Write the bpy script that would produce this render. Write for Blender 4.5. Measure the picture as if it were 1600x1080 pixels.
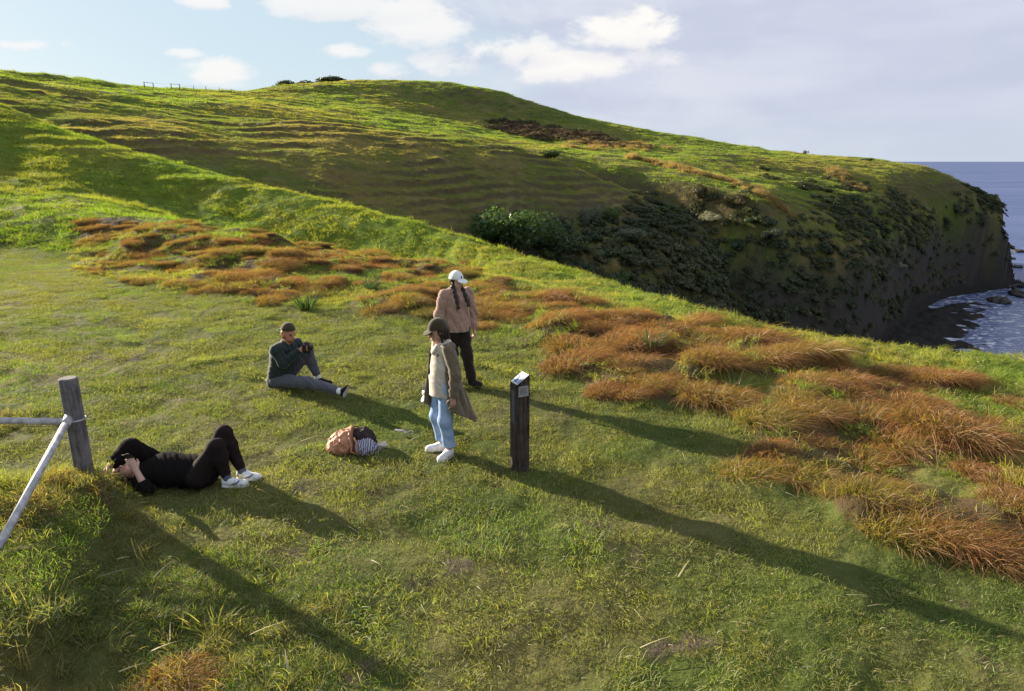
import bpy, math, random
import numpy as np
from mathutils import Vector, Matrix, Euler

for _o in list(bpy.data.objects):
    bpy.data.objects.remove(_o, do_unlink=True)
SC = bpy.context.scene
COL = SC.collection
RNG = np.random.default_rng(7)
random.seed(7)

# ------------------------------------------------------------------ camera, sky, sun, exposure
CAM_H = 3.1
PITCH = math.radians(15.1)
FPX = 1600 * 24.0 / 36.0            # focal length in photo pixels
cam_data = bpy.data.cameras.new("camera")
cam_data.lens = 24.0
cam_data.sensor_width = 36.0
cam_data.clip_start = 0.05
cam_data.clip_end = 200000.0
cam = bpy.data.objects.new("camera", cam_data)
COL.objects.link(cam)
cam.location = (0, 0, CAM_H)
cam.rotation_euler = (math.pi / 2 - PITCH, 0, 0)
SC.camera = cam

SUN_ELEV = math.radians(16.5)
SUN_TO = Vector((-0.815, 0.58, 0)).normalized()      # horizontal direction towards the sun
SUN_VEC = Vector((SUN_TO.x * math.cos(SUN_ELEV), SUN_TO.y * math.cos(SUN_ELEV), math.sin(SUN_ELEV)))
sun_data = bpy.data.lights.new("sun", 'SUN')
sun_data.energy = 5.0
sun_data.angle = math.radians(0.53)
sun_data.color = (1.0, 0.87, 0.68)
sun = bpy.data.objects.new("sun", sun_data)
COL.objects.link(sun)
sun.rotation_euler = SUN_VEC.to_track_quat('Z', 'Y').to_euler()

SC.view_settings.view_transform = 'Standard'
SC.view_settings.look = 'None'
SC.view_settings.exposure = 1.5
SC.view_settings.gamma = 1.0
SC.view_settings.use_curve_mapping = False

world = bpy.data.worlds.new("World")
SC.world = world
world.use_nodes = True
SC.cycles.max_bounces = 5
SC.cycles.diffuse_bounces = 3
SC.cycles.glossy_bounces = 2
SC.cycles.transmission_bounces = 3
SC.cycles.transparent_max_bounces = 4
SC.cycles.caustics_reflective = False
SC.cycles.caustics_refractive = False
world.cycles.sampling_method = 'MANUAL'
world.cycles.sample_map_resolution = 256


class NT:
    """small helper to write node trees as expressions"""
    def __init__(self, tree):
        self.t = tree
        self.n = tree.nodes
        self.l = tree.links

    def put(self, sock, v):
        if isinstance(v, bpy.types.NodeSocket):
            self.l.new(v, sock)
        elif v is not None:
            try:
                sock.default_value = v
            except Exception:
                sock.default_value = (v, v, v)

    def math(self, op, a, b=None, c=None, clamp=False):
        n = self.n.new('ShaderNodeMath')
        n.operation = op
        n.use_clamp = clamp
        self.put(n.inputs[0], a)
        if b is not None:
            self.put(n.inputs[1], b)
        if c is not None:
            self.put(n.inputs[2], c)
        return n.outputs[0]

    def vec(self, op, a, b=None):
        n = self.n.new('ShaderNodeVectorMath')
        n.operation = op
        self.put(n.inputs[0], a)
        if b is not None:
            if op == 'SCALE':
                self.put(n.inputs['Scale'], b)
            else:
                self.put(n.inputs[1], b)
        return n.outputs[0] if op not in ('DOT_PRODUCT', 'LENGTH') else n.outputs['Value']

    def mapr(self, v, a, b, c=0.0, d=1.0, smooth=True):
        n = self.n.new('ShaderNodeMapRange')
        n.interpolation_type = 'SMOOTHSTEP' if smooth else 'LINEAR'
        self.put(n.inputs['Value'], v)
        for k, x in zip(('From Min', 'From Max', 'To Min', 'To Max'), (a, b, c, d)):
            self.put(n.inputs[k], x)
        return n.outputs[0]

    def noise(self, vec, scale, detail=4.0, rough=0.55, dist=0.0):
        n = self.n.new('ShaderNodeTexNoise')
        if vec is not None:
            self.l.new(vec, n.inputs['Vector'])
        self.put(n.inputs['Scale'], scale)
        self.put(n.inputs['Detail'], detail)
        self.put(n.inputs['Roughness'], rough)
        self.put(n.inputs['Distortion'], dist)
        return n.outputs['Fac']

    def mix(self, f, a, b, blend='MIX'):
        n = self.n.new('ShaderNodeMix')
        n.data_type = 'RGBA'
        n.blend_type = blend
        self.put(n.inputs[0], f)
        for s, v in ((n.inputs[6], a), (n.inputs[7], b)):
            if isinstance(v, (tuple, list)) and len(v) == 3:
                v = (*v, 1)
            self.put(s, v)
        return n.outputs[2]

    def sep(self, v):
        n = self.n.new('ShaderNodeSeparateXYZ')
        self.l.new(v, n.inputs[0])
        return n.outputs

    def comb(self, x, y, z):
        n = self.n.new('ShaderNodeCombineXYZ')
        self.put(n.inputs[0], x); self.put(n.inputs[1], y); self.put(n.inputs[2], z)
        return n.outputs[0]


def pix_dir(u, v):
    xc = u - 800.0
    yc = 540.0 - v
    return np.array([xc, FPX * math.cos(PITCH) + yc * math.sin(PITCH), yc * math.cos(PITCH) - FPX * math.sin(PITCH)])


def at_z(u, v, z=0.0):
    d = pix_dir(u, v)
    t = (z - CAM_H) / d[2]
    return np.array([d[0] * t, d[1] * t, z])


def at_y(u, v, Y):
    d = pix_dir(u, v)
    t = Y / d[1]
    return np.array([d[0] * t, Y, CAM_H + d[2] * t])


def build_world():
    nt = NT(world.node_tree)
    nt.n.clear()
    out = nt.n.new('ShaderNodeOutputWorld')
    bg = nt.n.new('ShaderNodeBackground')
    bg.inputs['Strength'].default_value = 0.075
    nt.l.new(bg.outputs[0], out.inputs[0])
    sky = nt.n.new('ShaderNodeTexSky')
    sky.sky_type = 'NISHITA'
    sky.sun_disc = False
    sky.sun_elevation = SUN_ELEV
    sky.sun_rotation = math.atan2(SUN_TO.x, SUN_TO.y)
    sky.altitude = 40
    sky.air_density = 1.0
    sky.dust_density = 0.6
    sky.ozone_density = 2.0
    tc = nt.n.new('ShaderNodeTexCoord')
    d = tc.outputs['Generated']
    X, Y, Z = nt.sep(d)
    az = nt.math('ARCTAN2', X, Y)
    el = nt.math('ARCSINE', Z)
    elc = nt.math('MAXIMUM', el, 0.0)
    k = nt.math('ADD', elc, 0.10)
    P = nt.comb(nt.math('DIVIDE', X, k), nt.math('DIVIDE', Y, k), 0.0)
    S = nt.comb(nt.math('MULTIPLY', az, 1.0), nt.math('MULTIPLY', el, 1.9), 3.7)
    n_big = nt.noise(P, 0.55, 3, 0.6, 0.0)
    n_mid = nt.noise(S, 9.0, 5, 0.58, 0.5)
    n_fin = nt.noise(S, 30.0, 3, 0.6, 0.0)
    n_str = nt.noise(nt.comb(az, nt.math('MULTIPLY', el, 5.0), 1.3), 3.0, 3, 0.55, 0.0)
    # thin grey-lavender sheet that thickens towards the open sea
    veil = nt.mapr(nt.math('ADD', az, nt.math('MULTIPLY', nt.math('SUBTRACT', n_big, 0.5), 0.75)), -0.30, 0.16)
    veil = nt.math('MULTIPLY', veil, nt.mapr(n_str, 0.15, 0.65, 0.75, 1.0))
    veil = nt.math('MULTIPLY', veil, nt.mapr(el, -0.01, 0.10, 0.62, 1.0))
    # pale haze light of the clear part
    base = nt.mix(0.90, sky.outputs[0], (2.85, 3.45, 3.88))
    broken = nt.math('MULTIPLY', nt.mapr(nt.math('ADD', nt.math('MULTIPLY', n_mid, .6), nt.math('MULTIPLY', n_str, .4)), 0.42, 0.62), nt.mapr(az, 0.50, -0.05, 0.22, 1.0))
    veil_col = nt.mix(nt.mapr(n_str, 0.3, 0.7), (2.60, 2.72, 3.50), (3.15, 3.22, 3.92))
    veil_col = nt.mix(nt.math('MULTIPLY', broken, 0.55), veil_col, (4.3, 4.25, 4.35))
    c = nt.mix(nt.math('MULTIPLY', veil, 0.85), base, veil_col)
    # bright cumulus heaps (position, half width, half height in the sky)
    puffs = [(975, 55, 105, 34, 1.0), (800, 78, 80, 28, .9), (905, 105, 110, 30, 1.0), (1015, 90, 60, 20, .6),
             (545, 82, 42, 14, .8), (345, 118, 58, 26, .85), (285, 84, 30, 11, .75), (320, 6, 38, 12, .8), (45, 73, 42, 9, .7),
             (108, 70, 18, 9, .7), (520, 12, 110, 24, .75), (650, 45, 90, 45, .8), (610, 112, 42, 18, .7), (690, 100, 60, 30, .75),
             ]
    tot = None
    shade = None
    f1 = nt.math('MULTIPLY', nt.math('SUBTRACT', n_mid, 0.5), 3.6)
    f2 = nt.math('MULTIPLY', nt.math('SUBTRACT', n_fin, 0.5), 1.5)
    ff = nt.math('ADD', f1, f2)
    for (u, v, wu, wv, op) in puffs:
        dd = pix_dir(u, v)
        dd = dd / np.linalg.norm(dd)
        a0 = math.atan2(dd[0], dd[1]); e0 = math.asin(dd[2])
        wa = wu / FPX * 0.95; we = wv / FPX * 0.95
        qa = nt.math('DIVIDE', nt.math('SUBTRACT', az, a0), wa)
        qe = nt.math('DIVIDE', nt.math('SUBTRACT', el, e0), we)
        # flat underside
        low = nt.math('MULTIPLY', nt.math('MAXIMUM', nt.math('MULTIPLY', qe, -1.0), 0.0), 0.5)
        dist = nt.math('ADD', nt.math('MULTIPLY', qa, qa), nt.math('MULTIPLY', qe, qe))
        dist = nt.math('ADD', dist, low)
        m = nt.math('MULTIPLY', nt.mapr(nt.math('SUBTRACT', nt.math('ADD', ff, 1.0), dist), -0.15, 0.85), op)
        tot = m if tot is None else nt.math('MAXIMUM', tot, m)
        sh = nt.math('MULTIPLY', nt.mapr(qe, 0.15, -1.3), nt.mapr(dist, 2.4, 0.4))
        sh = nt.math('MULTIPLY', sh, op)
        shade = sh if shade is None else nt.math('MAXIMUM', shade, sh)
    # loose scattered cloud over the rest of the dome
    sc_ = nt.math('MULTIPLY', nt.mapr(n_big, 0.56, 0.74), nt.mapr(el, 0.33, 0.6))
    tot = nt.math('MAXIMUM', tot, nt.math('MULTIPLY', sc_, 0.7))
    ccol = nt.mix(nt.math('MULTIPLY', shade, 0.62), (4.7, 4.6, 4.45), (3.0, 3.05, 3.75))
    c = nt.mix(tot, c, ccol)
    nt.l.new(c, bg.inputs['Color'])


build_world()

# ------------------------------------------------------------------ numeric noise
def _hash(ix, iy, seed):
    h = (ix.astype(np.int64) * 374761393 + iy.astype(np.int64) * 668265263 + seed * 1442695041) & 0xFFFFFFFF
    h = ((h ^ (h >> 13)) * 1274126177) & 0xFFFFFFFF
    h = h ^ (h >> 16)
    return (h & 0xFFFFFF) / float(0xFFFFFF)


def vnoise(x, y, seed=0):
    ix = np.floor(x); iy = np.floor(y)
    fx = x - ix; fy = y - iy
    fx = fx * fx * fx * (fx * (fx * 6 - 15) + 10)
    fy = fy * fy * fy * (fy * (fy * 6 - 15) + 10)
    ix = ix.astype(np.int64); iy = iy.astype(np.int64)
    a = _hash(ix, iy, seed); b = _hash(ix + 1, iy, seed)
    c = _hash(ix, iy + 1, seed); d = _hash(ix + 1, iy + 1, seed)
    return (a + (b - a) * fx) * (1 - fy) + (c + (d - c) * fx) * fy


def fbm(x, y, octaves=4, seed=0, gain=0.5):
    s = 0.0; a = 1.0; t = 0.0
    for k in range(octaves):
        s = s + a * (vnoise(x * 2.03 ** k + 17.3 * k, y * 2.03 ** k - 9.1 * k, seed + k) - 0.5)
        t += a
        a *= gain
    return s / t * 2.0          # about -1..1


def sstep(a, b, x):
    t = np.clip((x - a) / (b - a), 0, 1)
    return t * t * (3 - 2 * t)


# ------------------------------------------------------------------ terrain as ridge and gully lines
SEA_Z = -36.0


def line(pts, extra_l=(), extra_r=()):
    """pts: (u, v, Y) a sight line met at distance Y, or (u, v, 'z', height) -> phi, r, z arrays"""
    P = []
    for p in pts:
        if len(p) == 4:
            q = at_z(p[0], p[1], p[3])
        else:
            q = at_y(*p)
        P.append((math.degrees(math.atan2(q[0], q[1])), math.hypot(q[0], q[1]), q[2]))
    P = list(extra_l) + P + list(extra_r)
    P.sort()
    return np.array(P)


def rz(pts):                       # direct (phi deg, r, z)
    return np.array(sorted(pts))


L_lawn = line([(0, 405, 'z', .25), (150, 420, 'z', .12), (480, 475, 'z', 0.0), (700, 500, 'z', 0.0), (900, 565, 'z', 0.0), (1160, 680, 'z', 0.0), (1400, 830, 'z', 0.0), (1600, 880, 'z', 0)],
              [(-180, 8, .3), (-90, 12, .5), (-60, 17, .5)], [(55, 5, 0), (90, 4.5, 0), (180, 8, .3)])
L_roll = line([(0, 312, 27.5), (200, 343, 25.2), (350, 366, 23.6), (500, 392, 22.4), (640, 412, 21.8), (800, 443, 'z', -.02), (1000, 505, 'z', -.05), (1300, 610, 'z', -.05), (1600, 700, 'z', -.05)],
              [(-180, 20, 1.5), (-90, 24, 3.0), (-60, 27, 2.9)], [(55, 7, -.05), (90, 6.5, 0), (180, 20, 1.5)])
L_holl = line([(0, 262, 35.0), (100, 276, 34.0), (200, 300, 33.0), (300, 327, 31.6), (400, 351, 30.0), (550, 376, 28.0), (700, 400, 26), (800, 420, 'z', -.22), (1000, 478, 'z', -.22), (1300, 560, 'z', -.15), (1600, 625, 'z', -.15)],
              [(-180, 30, 3), (-90, 34, 5.0), (-60, 35, 4.4)], [(55, 8.5, -.2), (90, 8, -.1), (180, 30, 3)])
L_holl[:, 2] -= np.interp(L_holl[:, 0], [-45, -34, -30, -24, -8, 0, 4], [0, 0, .22, .85, .80, .35, 0])
L_crest = line([(0, 165, 49), (100, 205, 46.5), (200, 236, 43.5), (300, 263, 40.5), (400, 288, 37.5), (500, 313, 34.5), (600, 338, 31.5), (700, 363, 28.8), (800, 396, 26), (900, 428, 22.8),
                (1000, 457, 'z', -.40), (1100, 487, 'z', -.36), (1200, 512, 'z', -.33), (1300, 531, 'z', -.3), (1400, 545, 'z', -.3), (1500, 556, 'z', -.3), (1600, 566, 'z', -.3)],
               [(-180, 45, 5), (-90, 58, 10), (-60, 56, 9)], [(50, 10.5, -.4), (90, 10, -.4), (180, 45, 5)])
L_drop = L_crest.copy()
L_drop[:, 1] += np.interp(L_crest[:, 0], [-40, -10, 5, 35], [5, 4.5, 3.0, 2.4])
L_drop[:, 2] -= np.interp(L_crest[:, 0], [-40, -10, 5, 35], [.5, 1.6, 1.8, 1.8])
L_gul = rz([(-180, 80, 3), (-90, 85, 6), (-60, 76, 6), (-37, 66, 3.8), (-25, 60, 0.5), (-15, 57, -3.0), (-6, 56, -7), (0, 58, -11), (6, 62, -17), (13, 68, -25), (20, 76, -32), (25, 80, -34.8), (34, 90, -35.0), (37, 90, -37), (41, 60, -39), (60, 40, -39), (90, 40, -30), (180, 80, 3)])
L_mid = line([(0, 133, 100), (100, 150, 104), (200, 166, 108), (300, 177, 111), (400, 186, 114), (500, 192, 116), (600, 201, 117), (700, 214, 117), (800, 234, 116), (900, 262, 114), (1000, 303, 112), (1080, 345, 108)],
             [(-180, 130, 9), (-90, 130, 12), (-60, 125, 11)], [(20, 106, -25), (24, 110, -34.4), (34, 140, -35.2), (36.5, 140, -37), (41, 110, -39), (60, 110, -39), (90, 110, -30), (180, 110, 9)])
L_gul2 = rz([(-180, 150, 8), (-90, 150, 11), (-60, 148, 11), (-37, 140, 12.2), (-25, 140, 10.5), (-15, 141, 8.2), (-8, 142, 4.0), (-3, 140, 0), (4, 134, -7), (10, 130, -14), (16, 124, -25), (22, 124, -32), (27, 138, -34.2), (33, 215, -35.0), (35.5, 230, -36.6), (38, 240, -39), (60, 200, -39), (90, 200, -30), (180, 125, 8)])
L_spur = line([(0, 126, 124), (200, 152, 140), (400, 170, 158), (600, 194, 166), (760, 222, 164), (850, 237, 160), (1000, 262, 152), (1100, 285, 140), (1190, 311, 130), (1240, 372, 128), (1300, 405, 130), (1350, 424, 134)],
              [(-180, 160, 10), (-90, 160, 13), (-60, 165, 13)], [(29, 165, -30), (30.5, 200, -34), (33.5, 242, -38), (36, 252, -38), (38, 262, -39), (60, 230, -39), (90, 230, -30), (180, 140, 10)])
L_bowl = line([(0, 122, 138), (200, 145, 160), (400, 158, 184), (600, 176, 202), (760, 208, 206), (850, 226, 200), (1000, 238, 188), (1100, 262, 170), (1200, 294, 148), (1270, 325, 147), (1340, 338, 153), (1400, 352, 166), (1450, 385, 184)],
              [(-180, 175, 11), (-90, 175, 14), (-60, 180, 14)], [(32.5, 238, -30), (34.6, 252, -34), (35.6, 262, -36), (37, 272, -37), (38.5, 282, -39), (60, 250, -39), (90, 250, -30), (180, 160, 11)])
L_brow = line([(0, 119, 152), (200, 139, 178), (400, 148, 208), (600, 145, 240), (760, 176, 236), (850, 196, 230), (1000, 222, 214), (1100, 245, 192), (1200, 270, 176), (1300, 296, 168), (1380, 300, 178), (1450, 310, 195), (1500, 325, 204), (1540, 345, 208), (1556, 362, 209)],
              [(-180, 190, 11.5), (-90, 190, 14.5), (-60, 195, 15)], [(36.0, 264, -24), (36.4, 268, -32), (37.5, 278, -36), (39, 290, -39), (60, 265, -39), (90, 265, -30), (180, 175, 11.5)])
L_sky = line([(0, 115, 164), (100, 123, 176), (220, 136, 198), (300, 140.5, 215), (400, 141, 232), (480, 133, 250), (560, 127, 262), (620, 125, 266), (700, 129, 264), (780, 145, 258), (850, 166, 256), (950, 192, 254), (1050, 212, 252), (1200, 236, 248),
              (1350, 249, 236), (1440, 259, 222), (1480, 275, 217), (1520, 296, 217), (1550, 317, 217), (1562, 331, 217), (1565, 352, 217), (1562.5, 400, 217), (1571, 424, 217), (1590, 446, 217)],
             [(-180, 215, 12), (-90, 215, 15), (-60, 210, 15.5)], [(39.5, 298, -38.5), (60, 275, -39), (90, 275, -30), (180, 190, 12)])
L_back = L_sky.copy(); L_back[:, 1] += 45; L_back[:, 2] = np.minimum(L_back[:, 2] - 12, 0)
L_far = rz([(-180, 420, -60), (180, 420, -60)])

PHI = np.concatenate([np.linspace(-180, -56, 44, endpoint=False), np.linspace(-56, -43, 40, endpoint=False), np.linspace(-43, 43, 880, endpoint=False),
                      np.linspace(43, 60, 60, endpoint=False), np.linspace(60, 180, 40)])
RAD = np.concatenate([np.linspace(0.3, 2.4, 12, endpoint=False), np.linspace(2.4, 12, 96, endpoint=False), np.linspace(12, 56, 236, endpoint=False),
                      np.linspace(56, 116, 170, endpoint=False), np.linspace(116, 300, 230, endpoint=False), np.linspace(300, 420, 24)])


def smooth_cols(a, n):
    for _ in range(n):
        a[1:-1] = 0.25 * a[:-2] + 0.5 * a[1:-1] + 0.25 * a[2:]
    return a


def loft():
    lines = [rz([(-180, .3, 0), (180, .3, 0)]), rz([(-180, 2, 0), (180, 2, 0)]), L_lawn, L_roll, L_holl, L_crest, L_drop, L_gul, L_mid, L_gul2, L_spur, L_bowl, L_brow, L_sky, L_back, L_far]
    R = []; Zl = []
    for i, L in enumerate(lines):
        p = np.maximum.accumulate(L[:, 0] + np.arange(len(L)) * 1e-6)
        r = np.interp(PHI, p, L[:, 1]); z = np.interp(PHI, p, L[:, 2])
        n = 14 if 2 <= i <= 11 else (3 if i in (12, 13) else 0)
        if i == 14:
            n = 30
        R.append(smooth_cols(r, n)); Zl.append(smooth_cols(z, n))
    R = np.array(R); Zl = np.array(Zl)
    for k in range(1, len(R)):
        R[k] = np.maximum(R[k], R[k - 1] + 0.15)
    h = np.diff(R, axis=0); dl = np.diff(Zl, axis=0) / h
    m = np.zeros_like(R)
    for k in range(1, len(R) - 1):
        w1 = 2 * h[k] + h[k - 1]; w2 = h[k] + 2 * h[k - 1]
        ok = dl[k - 1] * dl[k] > 0
        with np.errstate(all='ignore'):
            mm = (w1 + w2) / (w1 / dl[k - 1] + w2 / dl[k])
        m[k] = np.where(ok, mm, 0)
    # ridge tops: keep a soft rounding
    Z = np.zeros((len(PHI), len(RAD)))
    Lidx = np.zeros((len(PHI), len(RAD)))
    for j in range(len(PHI)):
        rr = np.clip(RAD, R[0, j], R[-1, j] - 1e-6)
        k = np.clip(np.searchsorted(R[:, j], rr, side='right') - 1, 0, len(R) - 2)
        hh = h[k, j]; t = (rr - R[k, j]) / hh
        Z[j] = ((1 + 2 * t) * (1 - t) ** 2 * Zl[k, j] + t * (1 - t) ** 2 * hh * m[k, j] + t * t * (3 - 2 * t) * Zl[k + 1, j] + t * t * (t - 1) * hh * m[k + 1, j])
        Lidx[j] = k + t
    return Z, Lidx


Z0, LIDX = loft()
PHIR = np.radians(PHI)
GX = np.sin(PHIR)[:, None] * RAD[None, :]
GY = np.cos(PHIR)[:, None] * RAD[None, :]
RR = np.broadcast_to(RAD[None, :], GX.shape)


def poly_world(px, z=0.0):
    return np.array([at_z(u, v, z)[:2] for (u, v) in px])


def in_poly(x, y, poly):
    inside = np.zeros(x.shape, bool)
    n = len(poly)
    j = n - 1
    for i in range(n):
        xi, yi = poly[i]; xj, yj = poly[j]
        c = ((yi > y) != (yj > y)) & (x < (xj - xi) * (y - yi) / (yj - yi + 1e-12) + xi)
        inside ^= c
        j = i
    return inside


def blob2(x, y, c, rx, ry=None, rot=0.0):
    ry = rx if ry is None else ry
    dx = x - c[0]; dy = y - c[1]
    ca, sa = math.cos(rot), math.sin(rot)
    a = (dx * ca + dy * sa) / rx; b = (-dx * sa + dy * ca) / ry
    return np.exp(-(a * a + b * b))


POST_XY = at_z(134, 748, 0.22)[:2]


def detail(x, y, r, lidx, z):
    """relief added on top of the lofted land, all in world space"""
    near = 1 - sstep(14, 24, r)
    out = 0.035 * fbm(x * .55, y * .55, 3, 3) * near + 0.045 * fbm(x * 1.7, y * 2.3, 3, 5) * near + 0.022 * fbm(x * 5, y * 6, 2, 6) * near
    # grassy bank round the fence corner post
    q = at_z(30, 985, .2)[:2]; a = POST_XY + np.array([.06, -.05]); dn = (q - a) / np.linalg.norm(q - a)
    side = (x - a[0]) * (-dn[1]) + (y - a[1]) * dn[0]           # positive to the right of the fence line, seen from the lawn
    side = side + .10 * fbm(x * 1.5, y * 1.5, 3, 9)
    along = (x - a[0]) * dn[0] + (y - a[1]) * dn[1]
    out = out + (.25 * sstep(.30, -.12, side) * sstep(-.9, .25, along) + .10 * sstep(.9, -.3, side) * sstep(-1.1, .1, along)) * sstep(2.6, 3.4, r) * (1 - sstep(9, 12, r))
    # tussocky rough beyond the lawn
    ruf = sstep(2.0, 2.5, lidx) * (1 - sstep(5.6, 6.2, lidx))
    out = out + ruf * (0.12 * fbm(x * .9, y * .9, 4, 11) + .05 * fbm(x * 3, y * 3, 2, 12) * (1 - sstep(20, 40, r)))
    left = sstep(2.2, 3.4, lidx) * (1 - sstep(4.4, 5.0, lidx)) * sstep(17, 24, r)
    out = out + left * (0.32 * fbm(x * .16, y * .16, 3, 21) * .6 + .16 * fbm(x * .75, y * .75, 3, 22))
    hill = sstep(6.2, 7.0, lidx)
    out = out + hill * (.8 * fbm(x * .05, y * .05, 4, 31) + .32 * fbm(x * .28, y * .28, 3, 32) + .10 * fbm(x * 1.1, y * 1.1, 2, 33))
    far = sstep(8.6, 9.6, lidx)
    out = out + far * (.7 * fbm(x * .035, y * .035, 3, 41) + .35 * fbm(x * .13, y * .13, 3, 42))
    # rough broken face towards the sea
    deep = sstep(-3, -16, z) * hill * sstep(-35.2, -29, z)
    added_shelf = hill * sstep(-30, -34, z)  # added rock floor standing in for the dark, shaded inlet water
    out = out + added_shelf * (1.3 * fbm(x * .22, y * .22, 4, 54, .6) - .15)
    out = out + deep * (3.2 * fbm(x * .045, y * .045, 2, 55) + 3.8 * fbm(x * .09, y * .09, 4, 51) + 1.5 * fbm(x * .33, y * .33, 3, 52) + .8 * fbm(x * .95, y * .95, 2, 53))
    return out * sstep(0.3, 2.0, r)


Z1 = Z0 + detail(GX, GY, RR, LIDX, Z0)
# stock tracks (terracettes) that follow the contours of the middle spur and the slopes
wav = .55 * fbm(GX * .07, GY * .07, 3, 61) + .14 * fbm(GX * .4, GY * .4, 2, 62)
ter_m = sstep(6.9, 7.25, LIDX) * (1 - sstep(8.05, 8.5, LIDX)) * sstep(-6, 1, Z1)
stepz = 1.05
s_ = (Z1 + 1.5 * wav + .12 * fbm(GX * .9, GY * .9, 2, 67) + .5 * fbm(GX * .02, GY * .02, 2, 66)) / stepz
fr = s_ - np.floor(s_)
saw = np.where(fr < .72, fr / .72, (1 - fr) / .28)
brk = sstep(-.15, .40, fbm(GX * .10, GY * .10, 4, 63))
Z1 = Z1 - ter_m * brk * (saw - .5) * .46
ter_f = sstep(9.0, 10.5, LIDX) * (1 - sstep(12.6, 12.95, LIDX)) * sstep(-8, 0, Z1)
s2 = (Z1 + wav * 1.5) / 1.6
fr2 = s2 - np.floor(s2)
Z1 = Z1 - ter_f * sstep(-.2, .5, fbm(GX * .06, GY * .06, 3, 65)) * (np.where(fr2 < .7, fr2 / .7, (1 - fr2) / .3) - .5) * .14
ter_l = sstep(3.9, 4.2, LIDX) * (1 - sstep(4.9, 5.2, LIDX)) * sstep(1.0, 2.0, Z1)
s3 = (Z1 + .35 * wav) / .55
fr3 = s3 - np.floor(s3)
Z1 = Z1 - ter_l * sstep(-.2, .4, fbm(GX * .25, GY * .25, 3, 64)) * (np.where(fr3 < .7, fr3 / .7, (1 - fr3) / .3) - .5) * .16


def height(x, y):
    """terrain height by bilinear lookup in the polar grid"""
    x = np.asarray(x, float); y = np.asarray(y, float)
    ph = np.degrees(np.arctan2(x, y)); r = np.hypot(x, y)
    j = np.clip(np.searchsorted(PHI, ph) - 1, 0, len(PHI) - 2)
    k = np.clip(np.searchsorted(RAD, r) - 1, 0, len(RAD) - 2)
    tj = np.clip((ph - PHI[j]) / (PHI[j + 1] - PHI[j]), 0, 1); tk = np.clip((r - RAD[k]) / (RAD[k + 1] - RAD[k]), 0, 1)
    return (Z1[j, k] * (1 - tj) + Z1[j + 1, k] * tj) * (1 - tk) + (Z1[j, k + 1] * (1 - tj) + Z1[j + 1, k + 1] * tj) * tk


def lineidx(x, y):
    ph = np.degrees(np.arctan2(x, y)); r = np.hypot(x, y)
    j = np.clip(np.searchsorted(PHI, ph), 0, len(PHI) - 1)
    k = np.clip(np.searchsorted(RAD, r), 0, len(RAD) - 1)
    return LIDX[j, k]


def h1(x, y):
    return float(height(np.array([x]), np.array([y]))[0])


# hill slope and facing, for soil on the steep risers
def normals():
    P = np.stack([GX, GY, Z1], -1)
    du = np.gradient(P, axis=0); dv = np.gradient(P, axis=1)
    n = np.cross(dv, du)
    n /= np.linalg.norm(n, axis=-1, keepdims=True) + 1e-12
    n[n[..., 2] < 0] *= -1
    return n


NRM = normals()


def normal_at(x, y):
    ph = np.degrees(np.arctan2(x, y)); r = np.hypot(x, y)
    j = np.clip(np.searchsorted(PHI, ph), 0, len(PHI) - 1)
    k = np.clip(np.searchsorted(RAD, r), 0, len(RAD) - 1)
    return NRM[j, k]


# ---- zones in plan
BAND = poly_world([(120, 432), (250, 455), (330, 462), (420, 480), (520, 488), (600, 492), (700, 505), (800, 535), (880, 566), (950, 612), (1050, 634), (1165, 652), (1140, 745), (1290, 775), (1360, 842),
                   (1500, 852), (1600, 890), (1800, 960), (1800, 640), (1600, 596), (1450, 574), (1300, 548), (1200, 528), (1050, 500), (900, 468), (760, 436), (700, 418), (560, 396), (420, 384), (300, 378), (130, 392)])
GREENS = [(1440, 618, .9, .5), (1540, 640, .8, .6), (1590, 720, .7, .7), (1350, 560, .9, .5), (1480, 775, .4, .45), (980, 490, 1.0, .6), (1030, 540, .6, .4), (480, 440, .9, .7), (360, 400, 1.0, .6), (600, 430, .8, .6), (1150, 600, .5, .3), (1590, 610, .8, .6), (1290, 590, .8, .4)]
GREENW = [(at_z(u, v)[:2], a, b) for (u, v, a, b) in GREENS]
BARE = [(205, 598, .35, .18), (712, 888, .16, .12), (560, 1040, .25, .1), (475, 770, .22, .1), (440, 870, .22, .1), (660, 905, .2, .08), (300, 625, .5, .12), (180, 560, .6, .2), (570, 765, .2, .08), (1060, 1010, .3, .1)]
BAREW = [(at_z(u, v)[:2], a, b) for (u, v, a, b) in BARE]


def brown_mask(x, y):
    """0..1: where the russet tussock grass grows"""
    w = 0.35
    wx = x + w * fbm(x * .8, y * .8, 3, 71); wy = y + w * fbm(x * .8, y * .8, 3, 72)
    m = in_poly(wx, wy, BAND).astype(float)
    g = np.zeros_like(m)
    for c, a, b in GREENW:
        g = np.maximum(g, blob2(wx, wy, c, a, b))
    thin = sstep(-.34, .0, fbm(x * .55, y * .55, 3, 73) + .22 - .10 * sstep(0.0, -3.0, x))
    return m * (1 - sstep(.35, .6, g)) * thin


def bare_mask(x, y):
    g = np.zeros_like(x)
    for c, a, b in BAREW:
        g = np.maximum(g, blob2(x + .1 * fbm(x * 4, y * 4, 3, 75), y + .08 * fbm(x * 4, y * 4, 3, 76), c, a, b))
    return np.maximum(sstep(.4, .7, g), .7 * sstep(.46, .60, fbm(x * 1.3, y * 1.6, 5, 77, .65)))


def mixc(a, b, t):
    return np.asarray(a) * (1 - t[..., None]) + np.asarray(b) * t[..., None]


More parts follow.
